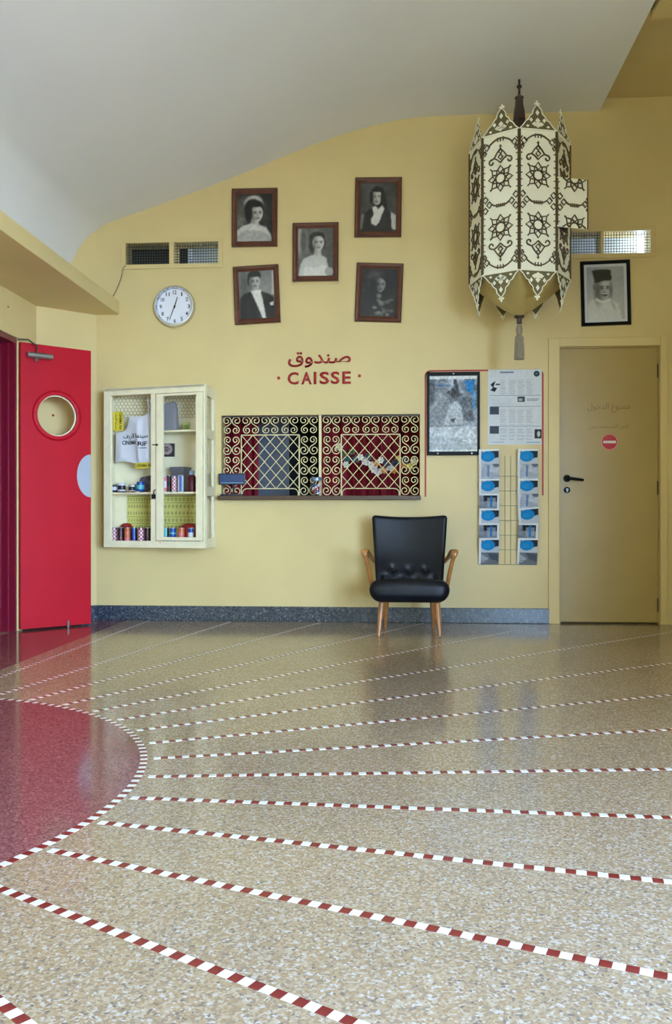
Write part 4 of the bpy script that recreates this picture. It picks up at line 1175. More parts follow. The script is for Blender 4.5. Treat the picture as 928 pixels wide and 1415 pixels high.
# 5: dark print
p = Pic(NX, NY, (38,) * 3).noise(4, 10)
p.ell(0.42, 0.74, 0.25, 0.22, 60, 0.3).ell(0.40, 0.84, 0.20, 0.09, 92, 0.5).ell(0.62, 0.6, 0.2, 0.26, 22, 0.3)
face(p, 0.52, 0.66, 0.15, 148, 0.12, 30)
p.ell(0.33, 0.62, 0.10, 0.2, 34, 0.4)
p.poly([(0.04, 0.0), (0.10, 0.30), (0.32, 0.44), (0.70, 0.44), (0.92, 0.30), (0.97, 0.0)], 36, 3)
for k in range(22):
    p.ell(0.36 + 0.5 * rng.random(), 0.04 + 0.34 * rng.random(), 0.035 + 0.03 * rng.random(), 0.02 + 0.02 * rng.random(), 90 + 50 * rng.random(), 0.5, al=0.8)
p.ell(0.50, 0.44, 0.07, 0.05, 120, 0.4).noise(18, 10).tint(SEP)
frame_thing('framed_photograph', 523.5, 405, FW + 0.003, FH, 2.4, M['wood_frame'], 0.040, 'brown-framed very dark photograph of a woman, lower right of five', p)
# 6: man in a fez, black frame
p = Pic(NX, NY, (168, 170, 176)).noise(4, 8)
p.ell(0.5, 0.30, 0.8, 0.3, 190, 0.7)
p.poly([(0.0, 0.0), (0.02, 0.30), (0.12, 0.38), (0.27, 0.42), (0.62, 0.38), (0.82, 0.30), (0.90, 0.16), (0.92, 0.0)], 214, 3)
p.ell(0.20, 0.62, 0.045, 0.06, 138, 0.2)
p.poly([(0.25, 0.54), (0.62, 0.52), (0.60, 0.40), (0.50, 0.35), (0.36, 0.38)], 92, 2)
face(p, 0.445, 0.575, 0.215, 192, 0.16, 54)
p.ell(0.48, 0.487, 0.085, 0.012, 222, 0.5, al=0.8).ell(0.48, 0.468, 0.10, 0.010, 84, 0.5, al=0.8)
p.ell(0.27, 0.50, 0.07, 0.14, 96, 0.7, al=0.6).ell(0.645, 0.55, 0.04, 0.14, 90, 0.6, al=0.7)
p.poly([(0.24, 0.42), (0.34, 0.37), (0.44, 0.36), (0.60, 0.40), (0.66, 0.36), (0.44, 0.30), (0.22, 0.36)], 226, 2)
p.poly([(0.15, 0.925), (0.64, 0.925), (0.68, 0.745), (0.44, 0.735), (0.22, 0.69), (0.19, 0.80)], 40, 2).ell(0.40, 0.925, 0.245, 0.028, 54, 0.2)
p.poly([(0.60, 0.38), (0.72, 0.30), (0.78, 0.14), (0.70, 0.22)], 176, 3).noise(20, 6)
frame_thing('framed_portrait', 835.8, 405.5, 0.355, 0.474, -1.3, M['black'], 0.024, 'black-framed portrait of a man in a dark fez above the yellow door', p, mat_w=0.022)

# ================================================================== painted sign
a, b = onY(397, 531, BW), onY(485, 486, BW)
sgn = empty('painted_sign', ((a.x + b.x) / 2, BW, a.z), label='red ticket-office lettering in Arabic and French above the grille', cat='sign')
mred = mat('red_sign_letters', rgb(172, 30, 34), 0.45); mshade = mat('dark_red_sign_letters', rgb(128, 24, 30), 0.45)
def put_text(body, ua, va, ub, vb, material, bold, name='lettering', depth=0.010):
    p, q = onY(ua, vb, BW), onY(ub, va, BW)
    o = link(name, text_mesh(name, body, q.x - p.x, q.z - p.z, material, bold, depth), sgn)
    o.location = Vector(((p.x + q.x) / 2, BW - 0.0003, (p.z + q.z) / 2)) - wloc(sgn)
put_text(arabic('صندوق'), 398, 486, 484.5, 508.5, mred, 0.012)
xs = [(397.5, 412.5), (416.5, 430.5), (433.5, 437), (441.5, 454.5), (457, 469), (473, 484.5)]
for ch, (ua, ub) in zip('CAISSE', xs):
    t = (ua - 397) / 88.0
    put_text(ch, ua, 514.5 - 1.2 * t, ub, 531.5 - 1.2 * t, mred, 0.020 if ch != 'I' else 0.03)
for u, v in ((385, 522.5), (496.5, 519.5)):
    c = onY(u, v, BW); m = MB(); m.disc_y(c.x, c.z, [(0.0115, BW - 0.0003), (0.0115, BW - 0.010)], 16); m.build('dot', mred, sgn, world=True)

# red painted line framing the notices
la, lb, lt, l0, l1 = onY(587.5, 600, BW).x, onY(749.5, 600, BW).x, onY(668, 511.8, BW).z, onY(587, 686, BW).z, onY(750, 684, BW).z
rr = 0.04
pth = [(la, l0), (la, lt - rr), *[(la + rr - rr * math.cos(t), lt - rr + rr * math.sin(t)) for t in np.linspace(0.2, PI / 2, 7)], *[(lb - rr + rr * math.sin(t), lt - rr + rr * math.cos(t)) for t in np.linspace(0, PI / 2 - 0.2, 7)], (lb, lt - rr), (lb, l1)]
m = MB(); w = 0.006
for (x0, z0), (x1, z1) in zip(pth, pth[1:]):
    d = Vector((x1 - x0, z1 - z0)).normalized(); nn_ = Vector((-d.y, d.x)) * w
    e = d * w * 0.5
    m.prism_y([(x0 - e.x + nn_.x, z0 - e.y + nn_.y), (x0 - e.x - nn_.x, z0 - e.y - nn_.y), (x1 + e.x - nn_.x, z1 + e.y - nn_.y), (x1 + e.x + nn_.x, z1 + e.y + nn_.y)], BW - 0.0012, BW)
m.build('painted_line', M['red_line'], label='thin red line painted round the notices', cat='wall marking')

# ================================================================== notices
def corners(u0, v0, u1, v1, Y=BW):
    a, b = onY(u0, v1, Y), onY(u1, v0, Y)
    return (a.x + b.x) / 2, (a.z + b.z) / 2, b.x - a.x, b.z - a.z
cx, cz, w, h = corners(589.5, 514, 662.5, 629.5)
po = empty('poster_frame', (cx, BW, cz), (0, 0, 0), 'black snap frame holding a grey and blue film poster', 'poster')
for nm, (x0, x1, z0, z1) in (('frame_rail', (-w / 2, w / 2, h / 2 - 0.028, h / 2)), ('frame_rail', (-w / 2, w / 2, -h / 2, -h / 2 + 0.028)), ('frame_rail', (-w / 2, -w / 2 + 0.018, -h / 2 + 0.028, h / 2 - 0.028)), ('frame_rail', (w / 2 - 0.018, w / 2, -h / 2 + 0.028, h / 2 - 0.028))):
    MB().bevbox(x0, x1, -0.022, 0, z0, z1, 0.003).build(nm, M['black'], po)
for x, z in ((0, h / 2 - 0.014), (-w / 2 + 0.08, -h / 2 + 0.014), (w / 2 - 0.06, -h / 2 + 0.014)):
    m = MB(); m.disc_y(x, z, [(0.006, -0.021), (0.005, -0.0245)], 12); m.build('screw', M['steel'], po)
p = Pic(84, 126, (150, 160, 176)).noise(5, 40).noise(12, 30)
p.rect(0, 0.955, 1, 1, (236, 240, 244)).rect(0, 0, 1, 0.03, (228, 234, 240))
p.rect(0.0, 0.03, 1, 0.33, (206, 214, 224)).poly([(0, 0.33), (0.32, 0.33), (0.42, 0.62), (0.30, 0.80), (0, 0.88)], (150, 158, 170), 4)
p.poly([(0.30, 0.34), (0.42, 0.60), (0.56, 0.68), (0.66, 0.60), (0.72, 0.36)], (196, 204, 214), 4)
p.poly([(0.34, 0.78), (0.5, 0.70), (0.7, 0.74), (0.62, 0.80), (0.56, 0.96), (0.50, 0.95), (0.52, 0.84)], (78, 84, 96), 2)
p.poly([(0.70, 0.40), (0.78, 0.74), (0.90, 0.70), (0.92, 0.40)], (110, 118, 132), 3).poly([(0.44, 0.42), (0.56, 0.45), (0.5, 0.38)], (60, 66, 78), 2)
p.noise(24, 24)
p.poly([(0.0, 0.62), (0.10, 0.62), (0.12, 0.9), (0.0, 0.94)], (70, 78, 92), 3, 0.7)
p.poly([(0.74, 0.93), (0.94, 0.95), (0.92, 0.82), (0.88, 0.77), (0.78, 0.79)], (40, 144, 216), 1).poly([(0.90, 0.8), (0.96, 0.8), (0.93, 0.55), (0.89, 0.58)], (84, 160, 220), 2)
p.rect(0.12, 0.865, 0.44, 0.885, (70, 120, 170), 0.8)
p.lines(0.06, 0.78, 0.12, 0.31, 12, (150, 164, 186), 0.45, 0.3).noise(30, 16).rect(0.0, 0.03, 1, 0.115, (150, 158, 172), 0.4).noise(40, 30)
link('poster', p.mesh('poster', w - 0.034, h - 0.054, M['print_gloss']), po, (0, -0.006, 0))
MB().box(-w / 2 + 0.017, w / 2 - 0.017, -0.0125, -0.0115, -h / 2 + 0.027, h / 2 - 0.027).build('plastic_cover', M['thin_glass'], po)
cx, cz, w, h = corners(674, 510, 748, 614.5)
p = Pic(110, 156, (222, 226, 234))
ink = (110, 116, 132)
p.rect(0.22, 0.95, 0.48, 0.968, (120, 126, 150)).ell(0.905, 0.94, 0.055, 0.038, (26, 40, 52), 0.08).ell(0.905, 0.94, 0.03, 0.02, (90, 110, 120), 0.3)
for y in (0.885, 0.648, 0.502, 0.243): p.rect(0.03, y, 0.98, y + 0.006, (110, 120, 140), 0.8)
p.poly([(0.04, 0.80), (0.14, 0.85), (0.10, 0.77), (0.17, 0.75), (0.12, 0.70), (0.04, 0.725), (0.09, 0.76)], (30, 34, 44), 0).rect(0.14, 0.79, 0.22, 0.81, (60, 66, 80))
for x in (0.22, 0.39, 0.55, 0.71):
    for (y0, y1, n_) in ((0.67, 0.87, 13), (0.26, 0.48, 14), (0.06, 0.225, 11)): p.lines(x, x + 0.14, y0, y1, n_, (176, 182, 196), 0.4, 0.4)
p.lines(0.06, 0.50, 0.52, 0.63, 6, (200, 205, 214), 0.4, 0.3).rect(0.55, 0.565, 0.69, 0.635, (66, 70, 84)).rect(0.57, 0.58, 0.64, 0.61, (180, 180, 190)).lines(0.72, 0.97, 0.58, 0.62, 2, (150, 156, 170))
p.rect(0.03, 0.40, 0.20, 0.505, (66, 74, 90)).rect(0.03, 0.145, 0.20, 0.245, (70, 76, 92)).rect(0.87, 0.08, 1.0, 0.205, (40, 42, 52)).ell(0.945, 0.14, 0.03, 0.04, (210, 214, 220), 0.2)
p.rect(0.04, 0.03, 0.3, 0.036, (120, 150, 180)).rect(0.72, 0.02, 0.98, 0.036, (110, 150, 190), 0.8).noise(40, 5)
o = link('programme_sheet', p.mesh('programme_sheet', w, h, M['print']), None, (cx, BW - 0.0005, cz), (0, math.radians(0.2), 0))
tag(o, 'white printed programme sheet with small pictures beside the poster frame', 'poster')

# ================================================================== brochure rack
rx0, rx1 = onY(661, 700, BW - 0.03).x, onY(742, 700, BW - 0.03).x
rz1, rz0 = onY(700, 620, BW - 0.03).z, onY(700, 780, BW - 0.03).z
rk = empty('brochure_rack', ((rx0 + rx1) / 2, BW, rz0), label='wire brochure rack with two columns of pockets on the wall', cat='rack')
colw = 0.148; c1x = rx0 + colw / 2; c2x = rx1 - colw / 2 + 0.002
ex = rk.location.x
pitch = (rz1 - rz0 - 0.200) / 6
def wire(pts, r=0.0018):
    m = MB(); m.tube([(x - ex, y, z - rz0) for x, y, z in pts], r, 5); m.build('wire', M['wire'], rk, smooth=60)
midx = (c1x + colw / 2 + c2x - colw / 2) / 2
for x in (c1x - 0.05, c1x + 0.05, midx - 0.02, midx + 0.022, c2x - 0.05, c2x + 0.05): wire([(x, -0.004, rz0 - 0.004), (x, -0.004, rz1 - 0.05)])
BRH, BRT = 0.200, math.radians(13)
for k in range(7):
    zb = rz1 - 0.200 - pitch * k
    wire([(c1x - colw / 2, -0.006, zb - 0.002), (c2x + colw / 2, -0.006, zb - 0.002)])
    for cx in (c1x, c2x):
        for s in (-0.05, 0.05):
            wire([(cx + s, -0.004, zb - 0.003), (cx + s, -0.026, zb - 0.003), (cx + s, -0.034, zb + 0.03)], 0.0015)
        wire([(cx - 0.05, -0.034, zb + 0.03), (cx + 0.05, -0.034, zb + 0.03)], 0.0015)
BL, DK = (26, 138, 208), (40, 46, 58)
def cover(kind):
    p = Pic(42, 56, (190, 198, 210)).noise(6, 18)
    if kind in 'CE':
        p.rect(0, 0, 1, 1, (200, 206, 216)).poly([(0.55, 0.93), (1, 0.93), (1, 0.70), (0.7, 0.66)], DK, 1).ell(0.45, 0.735, 0.34, 0.195, BL, 0.06)
        p.rect(0.14, 0.62, 0.2, 0.92, DK, 0.6).ell(0.45, 0.735, 0.34, 0.195, BL, 0.06)
        if kind == 'E':
            p.rect(0.1, 0.0, 1, 0.45, (120, 126, 138)).poly([(0.1, 0.40), (0.5, 0.22), (0.2, 0.05), (0.1, 0.1)], (176, 182, 192), 2).poly([(0.4, 0.45), (1, 0.40), (1, 0.1), (0.6, 0.2)], (84, 90, 102), 3).ell(0.45, 0.735, 0.34, 0.195, BL, 0.06)
        p.lines(0.22, 0.62, 0.66, 0.82, 4, (60, 160, 220), 0.5, 0.3)
        p.rect(0, 0, 0.11, 1, (236, 238, 244)).rect(0, 0.945, 1, 1, (240, 242, 246))
    elif kind == 'P':
        p.rect(0, 0, 1, 1, (186, 192, 206)).noise(8, 22).rect(0.40, 0.52, 0.50, 0.95, (100, 130, 180), 0.8).ell(0.86, 0.97, 0.18, 0.09, (110, 112, 126), 0.3).lines(0.14, 0.36, 0.55, 0.9, 5, (156, 160, 180), 0.5).rect(0, 0, 0.1, 1, (228, 230, 238))
    else:
        p.rect(0, 0, 1, 1, (140, 146, 160)).noise(6, 24).poly([(0.2, 0.94), (0.9, 0.94), (0.92, 0.70), (0.24, 0.72)], (36, 40, 50), 1).rect(0.40, 0.52, 0.82, 0.84, (168, 178, 196), 0.7).rect(0.54, 0.5, 0.66, 0.90, (40, 120, 190), 0.85)
        p.rect(0.9, 0, 1, 1, (234, 236, 242)).rect(0, 0.945, 1, 1, (236, 238, 244))
    return p.mesh('brochure', colw * 0.985, BRH, M['print'], 0.003)
cov = {k: cover(k) for k in 'CEPD'}
names = {'C': 'blue-circle', 'E': 'blue-circle', 'P': 'pale grey', 'D': 'dark photo'}
tier = ['top', 'second', 'third', 'fourth', 'fifth', 'sixth', 'lowest']
for side, cx, kinds in (('left', c1x, 'CPCDCDE'), ('right', c2x, 'CPCPCDE')):
    for k, kd in enumerate(kinds):
        zb = rz1 - 0.200 - pitch * k
        tl = math.radians(rng.uniform(-1.2, 1.2)); up = 0.0; wb_ = BRT
        if side == 'right' and k == 4: tl = math.radians(-5); wb_ = BRT + 0.10; up = 0.012
        o = link('brochure', cov[kd], None, (cx + 0.002 * (k % 2) + (0.008 if side == 'right' and k == 4 else 0), BW - 0.010 - 0.5 * BRH * math.sin(wb_), zb + 0.5 * BRH * math.cos(wb_) + up), (wb_, tl, 0))
        tag(o, '%s brochure in the %s pocket of the rack\'s %s column' % (names[kd], tier[k], side), 'brochure', 'brochures in the wire rack')

# ================================================================== armchair
AC = (0.077 + 0.010, 6.02)
ch = empty('armchair', (AC[0], AC[1], 0), (0, 0, math.radians(-1.0)), 'black leather armchair with honey wooden arms and legs', 'armchair')
def seat_def(p):
    f = (p.y + 0.27) / 0.54                                     # 0 front, 1 back
    x = p.x * (1.0 - 0.06 * f)
    if p.z < 0: x *= 1.0 + 0.35 * p.z / 0.075 * 0.22
    z = p.z + 0.012 * (1 - (p.x / 0.27) ** 2) * (1 if p.z > 0 else 0) - 0.05 * f * (1 if p.z > 0 else 0.4)
    return Vector((x, p.y, z))
m = rbox(0.535, 0.54, 0.150, 0.062, 14, seat_def); so = m.build('seat', M['black_leather'], ch, smooth=80); so.location = (0, -0.05, 0.300)
BT = math.radians(14)
btn = [(-0.125, 0.105), (0.0, 0.10), (0.125, 0.105), (-0.185, 0.035), (-0.06, 0.025), (0.06, 0.025), (0.185, 0.035)]
def back_def(p):
    f = (p.z + 0.245) / 0.49
    x = p.x * (0.895 + 0.135 * f)
    y = p.y
    y += 0.035 * (p.x / 0.26) ** 2 * -1 + 0.02 * math.sin(PI * f)
    if p.y < 0.0:
        for bx, bz in btn:
            d2_ = (p.x - bx) ** 2 + (p.z + 0.245 - bz) ** 2
            y += 0.020 * math.exp(-d2_ / 0.0007)
        y -= 0.014 * math.exp(-((p.z + 0.245 - 0.06) / 0.09) ** 2)
    z = p.z + 0.008 * (p.x / 0.26) ** 2 * (1 if f > 0.8 else 0)
    return Vector((x, y, z))
m = rbox(0.525, 0.085, 0.49, 0.030, 40, back_def)
bo = m.build('backrest', M['black_leather'], ch, smooth=80)
bo.location = (0, 0.205, 0.545); bo.rotation_euler = (-BT, 0, 0)
for bx, bz in btn:
    mm = MB(); mm.disc_y(bx * 0.92, bz - 0.245, [(0.011, -0.026), (0.009, -0.036), (0.0, -0.039)], 12); mm.build('button', M['black_leather'], bo, smooth=60)
pm = MB()
edge = []
for t in np.linspace(0, 1, 9): edge.append((-0.262 * (0.895 + 0.135 * t), -0.02, -0.24 + 0.48 * t))
edge += [(x, -0.02 + 0.0, 0.246) for x in np.linspace(-0.25, 0.25, 7)]
edge += [(-a, b, c) for a, b, c in reversed(edge[:9])]
for sx in (-1, 1):
    lg = MB(); lg.tube([(sx * 0.180, -0.20, 0.262), (sx * 0.192, -0.235, 0.12), (sx * 0.2015, -0.262, 0.0)], [0.0225, 0.018, 0.0105], 14); lg.build('leg', M['wood_honey'], ch, smooth=60)
    lg = MB(); lg.tube([(sx * 0.160, 0.10, 0.262), (sx * 0.166, 0.14, 0.12), (sx * 0.172, 0.185, 0.0)], [0.0225, 0.018, 0.0105], 14); lg.build('leg', M['wood_honey'], ch, smooth=60)
    # bent arm: post rising outwards, rounded knee, rest sloping back to the backrest
    path = catmull([(sx * 0.248, -0.02, 0.250), (sx * 0.264, -0.06, 0.36), (sx * 0.290, -0.105, 0.49), (sx * 0.303, -0.122, 0.535), (sx * 0.303, -0.100, 0.556), (sx * 0.292, -0.03, 0.545), (sx * 0.270, 0.09, 0.505), (sx * 0.246, 0.20, 0.468)], 5)
    am = MB(); k = len(path); vs = []; fs = []
    for i, q in enumerate(path):
        q = Vector(q); a = Vector(path[max(i - 1, 0)]); b = Vector(path[min(i + 1, k - 1)]); t = (b - a).normalized()
        xo = Vector((1, 0, 0)); xo = (xo - t * xo.dot(t)).normalized(); nn_ = t.cross(xo)
        f = i / (k - 1); wd = 0.014 + 0.012 * max(0, math.sin(PI * min(1, max(0, (f - 0.35) / 0.5)))); th = 0.017 - 0.004 * f
        for ang_ in range(10):
            c_, s_ = math.cos(2 * PI * ang_ / 10), math.sin(2 * PI * ang_ / 10)
            sgc = lambda z: math.copysign(abs(z) ** 0.6, z)
            vs.append(q + xo * wd * sgc(c_) + nn_ * th * sgc(s_))
    for i in range(k - 1):
        for j in range(10): fs.append((i * 10 + j, i * 10 + (j + 1) % 10, i * 10 + 10 + (j + 1) % 10, i * 10 + 10 + j))
    fs += [tuple(range(9, -1, -1)), tuple((k - 1) * 10 + j for j in range(10))]
    am.add(vs, fs); am.build('arm', M['wood_honey'], ch, smooth=60)

# ================================================================== display cabinet
A = Vector((-2.183, 6.35)); B = Vector((-1.3715, 6.147)); CZ0, CZ1 = 0.561, 1.744
cang = math.atan2(B.y - A.y, B.x - A.x); CL = (B - A).length
cab = empty('display_cabinet', (A.x, A.y, CZ0), (0, 0, cang), 'cream wooden wall cabinet with glass doors beside the red door', 'cabinet')
def cl(x, y):                                                    # world xy -> cabinet xy
    d = Vector((x, y)) - A; c, s_ = math.cos(-cang), math.sin(-cang)
    return (d.x * c - d.y * s_, d.x * s_ + d.y * c)
def cw(x, y):                                                    # cabinet xy -> world xy
    c, s_ = math.cos(cang), math.sin(cang)
    return (A.x + x * c - y * s_, A.y + x * s_ + y * c)
def cpx(u, v=640, dy=0.0):                                       # picture point -> along the cabinet front (dy behind it), height above base
    d = ray(u, v); nrm = Vector((-(B - A).y, (B - A).x)).normalized()
    t = (A.dot(nrm) + dy) / (d.x * nrm.x + d.y * nrm.y)
    return cl(d.x * t, d.y * t)[0], CAM_Z + d.z * t - CZ0
def bpx(u, v=640):                                               # picture point on the cabinet back
    p = onY(u, v, BW - 0.016); return cl(p.x, p.y)[0], p.z - CZ0
H = CZ1 - CZ0
BL_, BR_ = cl(A.x, BW), cl(-1.367, BW)
foot = [(0, 0), (CL, 0), BR_, BL_]
bx = MB()
bx.prism_z([(0.0, 0.012), (CL, 0.012), BR_, BL_], 0, 0.025); bx.build('base_board', M['cream'], cab)
bx = MB(); bx.prism_z([(0, 0.0), (CL, 0.0), BR_, BL_], H - 0.02, H); bx.build('top_board', M['cream'], cab)
# back board and left side
def inset(p, q, t):
    d = (Vector(q) - Vector(p)).normalized(); n_ = Vector((-d.y, d.x)) * t
    return (p[0] + n_.x, p[1] + n_.y), (q[0] + n_.x, q[1] + n_.y)
bk = MB(); p0, p1 = inset(BL_, BR_, -0.012); bk.prism_z([p0, p1, BR_, BL_], 0.025, H - 0.02); bk.build('back_board', M['cream'], cab)
lf = MB(); lf.box(0.0, 0.012, 0.02, BL_[1] - 0.01, 0.025, H - 0.02); lf.build('side_board', M['cream'], cab)
# wire netting on the back, upper part
wn_ = MB(); hexr = 0.016
p0, p1 = inset(BL_, BR_, -0.018); v0, v1 = Vector(p0), Vector(p1); LBK = (v1 - v0).length
row = 0; z = H - 0.20
while z < H - 0.04:
    x = 0.03 + (hexr * 0.87 if row % 2 else 0)
    while x < LBK - 0.05:
        for aa in (PI / 2, PI / 2 + 2 * PI / 3, PI / 2 + 4 * PI / 3):
            q0 = v0 + (v1 - v0) * (x / LBK); q1 = v0 + (v1 - v0) * ((x + hexr * math.cos(aa)) / LBK)
            wn_.tube([(q0.x, q0.y, z), (q1.x, q1.y, z + hexr * math.sin(aa))], 0.0012, 3, cap=False)
        x += hexr * 1.74
    z += hexr * 1.5; row += 1
wn_.build('wire_netting', mat('rusty_netting', rgb(150, 116, 56), 0.5, metal=0.3), cab, kind='stuff')
# front frame
x_l = cpx(153)[0]; x_m0, x_m1 = cpx(208)[0], cpx(214.5)[0]; xd0, xd1 = cpx(216)[0], cpx(280)[0]; xs0, xs1 = cpx(225)[0], cpx(271)[0]
zt0 = H - 0.055; zb1 = 0.050
def rail(name, x0, x1, z0, z1, y0=0.0, y1=0.026, par=None, b=0.003):
    m = MB(); m.bevbox(x0, x1, y0, y1, z0, z1, b); return m.build(name, M['cream'], par or cab)
rail('stile', 0, x_l, 0, H); rail('stile', x_m0, x_m1, zb1, zt0); rail('stile', xd1 + 0.004, CL, 0, H)
rail('rail', x_l, xd1 + 0.004, zt0, H); rail('rail', x_l, xd1 + 0.004, 0, zb1)
MB().box(x_l, x_m0, 0.012, 0.015, zb1, zt0).build('pane', M['glass'], cab)
# door
dr = MB(); dr.bevbox(xd0, xs0, -0.008, 0.020, zb1 + 0.004, zt0 - 0.004, 0.003)
door = dr.build('cabinet_door', M['cream'], cab)
rail('stile', xs1, xd1, zb1 + 0.004, zt0 - 0.004, -0.008, 0.020, door); rail('rail', xs0, xs1, zt0 - 0.022, zt0 - 0.004, -0.008, 0.020, door); rail('rail', xs0, xs1, zb1 + 0.004, zb1 + 0.03, -0.008, 0.020, door)
MB().box(xs0, xs1, 0.004, 0.007, zb1 + 0.03, zt0 - 0.022).build('pane', M['glass'], door)
dk = mat('dark_iron', rgb(48, 48, 52), 0.4, metal=0.6)
kz = cpx(214, 686)[1]; m = MB(); m.bevbox(x_m1 - 0.020, x_m1 + 0.008, -0.022, -0.006, kz - 0.018, kz + 0.016, 0.003); m.tube([(x_m1 - 0.006, -0.014, kz + 0.01), (x_m1 - 0.001, -0.014, kz + 0.045), (x_m1 + 0.012, -0.01, kz + 0.05)], 0.004, 6); m.build('padlock', dk, door)
kz = cpx(214, 615)[1]; m = MB(); m.tube([(x_m1 - 0.02, -0.004, kz), (x_m1 - 0.008, -0.016, kz + 0.004), (x_m1 + 0.005, -0.016, kz), (x_m1 + 0.02, -0.01, kz + 0.004)], 0.0035, 6); m.disc_y(x_m1 + 0.018, kz, [(0.008, -0.004), (0.008, -0.012)], 10); m.build('hook_latch', dk, door)
kz = cpx(222, 749)[1]; m = MB(); m.disc_y(xd0 + 0.03, zb1 - 0.012, [(0.005, 0.001), (0.004, -0.004)], 10); m.build('screw', M['brass'], cab)
# right side: three panes with bars
sdx = Vector(BR_) - Vector((CL, 0)); sl = sdx.length; sd = sdx.normalized(); sn = Vector((sd.y, -sd.x)) * -0.02
def side_bar(t0_, t1_, z0, z1, name='side_rail'):
    q0 = Vector((CL, 0)) + sd * t0_; q1 = Vector((CL, 0)) + sd * t1_
    m = MB(); m.prism_z([q0[:], q1[:], (q1 + sn)[:], (q0 + sn)[:]], z0, z1); m.build(name, M['cream'], cab)
side_bar(0.026, 0.07, 0.025, H - 0.02, 'side_stile'); side_bar(sl - 0.07, sl, 0.025, H - 0.02, 'side_stile')
for z0, z1 in ((0.025, 0.07), (0.38, 0.45), (0.80, 0.87), (H - 0.075, H - 0.02)): side_bar(0.07, sl - 0.07, z0, z1)
q0 = Vector((CL, 0)) + sd * 0.07 + sn * 0.4; q1 = Vector((CL, 0)) + sd * (sl - 0.07) + sn * 0.4
m = MB(); m.prism_z([q0[:], q1[:], (q1 + sn * 0.12)[:], (q0 + sn * 0.12)[:]], 0.07, H - 0.075); m.build('side_pane', M['glass'], cab)
# shelves with bowed front edge
Z2 = 0.97 - CZ0; Z1 = 1.425 - CZ0
def shelf(x0, x1, z, y_in, bow):
    def yb(x): return BL_[1] + (BR_[1] - BL_[1]) * (x - BL_[0]) / (BR_[0] - BL_[0]) - 0.013
    xe = BR_[0] - 0.024
    xs_ = np.linspace(x0, x1, 15)
    pts = [(x, y_in + bow * (2 * (x - x0) / (x1 - x0) - 1) ** 2) for x in xs_] + [(xe, yb(xe)), (x0, yb(x0))]
    m = MB(); m.prism_z(pts, z - 0.014, z); m.build('shelf', M['cream'], cab)
shelf(0.014, CL - 0.03, Z2, 0.034, 0.012); shelf(x_m0, CL - 0.03, Z1, 0.06, 0.02)

def base_at(x, y, z): w_ = cw(x, y); return (w_[0], w_[1], CZ0 + z)
def can(x, y, z, c1, c2, h, r, label, pat, cap=None, grp='decorated tins in the cabinet'):
    """straight tin with a printed wrapper: bands or blocks as separate painted faces"""
    e = empty('tin', base_at(x, y, z), (0, 0, cang), label, 'tin', grp)
    n = 20; rows = 8; m = MB(); vs = []; fs = []
    zz = [0.006 + (h - 0.012) * k / rows for k in range(rows + 1)]
    for z_ in zz: vs += [(r * math.cos(2 * PI * k / n), r * math.sin(2 * PI * k / n), z_) for k in range(n)]
    mi = []
    for i in range(rows):
        for k in range(n):
            fs.append((i * n + k, i * n + (k + 1) % n, i * n + n + (k + 1) % n, i * n + n + k))
            if pat == 'checks': mi.append((k // 2 + i) % 2)
            elif pat == 'bands': mi.append(1 if i in (1, 2, 5) else 0)
            elif pat == 'label': mi.append(1 if (2 <= i <= 5 and 9 <= k <= 18) else 0)
            else: mi.append(1 if (k // 3) % 2 else 0)
    m.add(vs, fs); m.m = mi
    m.build('wrapper', [c1, c2], e, smooth=60)
    for z0, z1 in ((0.0, 0.006), (h - 0.006, h)):
        q = MB(); q.lathe([(0, z0), (r * 0.96, z0), (r * 1.02, (z0 + z1) / 2), (r * 0.96, z1), (0, z1 - 0.002)], 20); q.build('rim', M['steel'] if cap is None else cap, e, smooth=50)
    return e
cR, cW, cO, cB, cT, cK, cP, cD = [mat(n_, rgb(*c), 0.35) for n_, c in (('tin_red', (190, 36, 58)), ('tin_white', (225, 222, 226)), ('tin_orange', (214, 110, 56)), ('tin_blue', (24, 74, 160)), ('tin_teal', (90, 186, 190)), ('tin_black', (34, 32, 42)), ('tin_pink', (226, 120, 120)), ('tin_dark_red', (96, 26, 40)))]
HB = 0.122; RB = 0.0232
bottom = [(157.5, cR, cW, 'checks', 'red and white patterned tin at the left end of the cabinet floor'), (166.8, cK, cD, 'bands', 'black tin beside the leftmost red tin on the cabinet floor'), (176, cO, cP, 'bands', 'orange tin on the left of the cabinet floor'), (185, cK, cB, 'stripes', 'black and blue tin right of the orange tin on the cabinet floor'),
          (194.5, cR, cW, 'checks', 'red and white patterned tin left of the cabinet mullion'), (203.7, cK, cD, 'checks', 'dark tin hard against the cabinet mullion'),
          (229, cK, cT, 'stripes', 'dark tin at the left of the cabinet door bottom'), (238.5, cB, cT, 'bands', 'blue and teal tin at the bottom behind the cabinet door'), (250.5, cO, cP, 'label', 'orange and pink tin at the bottom behind the cabinet door'), (264, cB, cW, 'label', 'blue tin at the bottom right behind the cabinet door')]
for u, a_, b_, pat, lab in bottom:
    x = cpx(u, 740, 0.066)[0]; can(x, 0.066, 0.025, a_, b_, HB, RB, lab, pat)
for (u, lab) in ((229, None),): pass
shelf_t = [(227.5, cP, cW, 'label', 'pale pink tin on the middle shelf behind the door stile', 0.115, 0.018), (233.5, cK, cD, 'bands', 'black tin on the middle shelf between two red tins', 0.125, 0.018), (240.5, cR, cW, 'checks', 'red and white tin on the middle shelf behind the door', 0.120, 0.0195), (249.5, cW, cB, 'stripes', 'blue and white tin on the middle shelf behind the door', 0.125, 0.0215)]
for u, a_, b_, pat, lab, h_, r_ in shelf_t:
    yy_ = 0.13 if u == 233.5 else 0.085; x = cpx(u, 668, yy_)[0]; can(x, yy_, Z2, a_, b_, h_, r_, lab, pat)
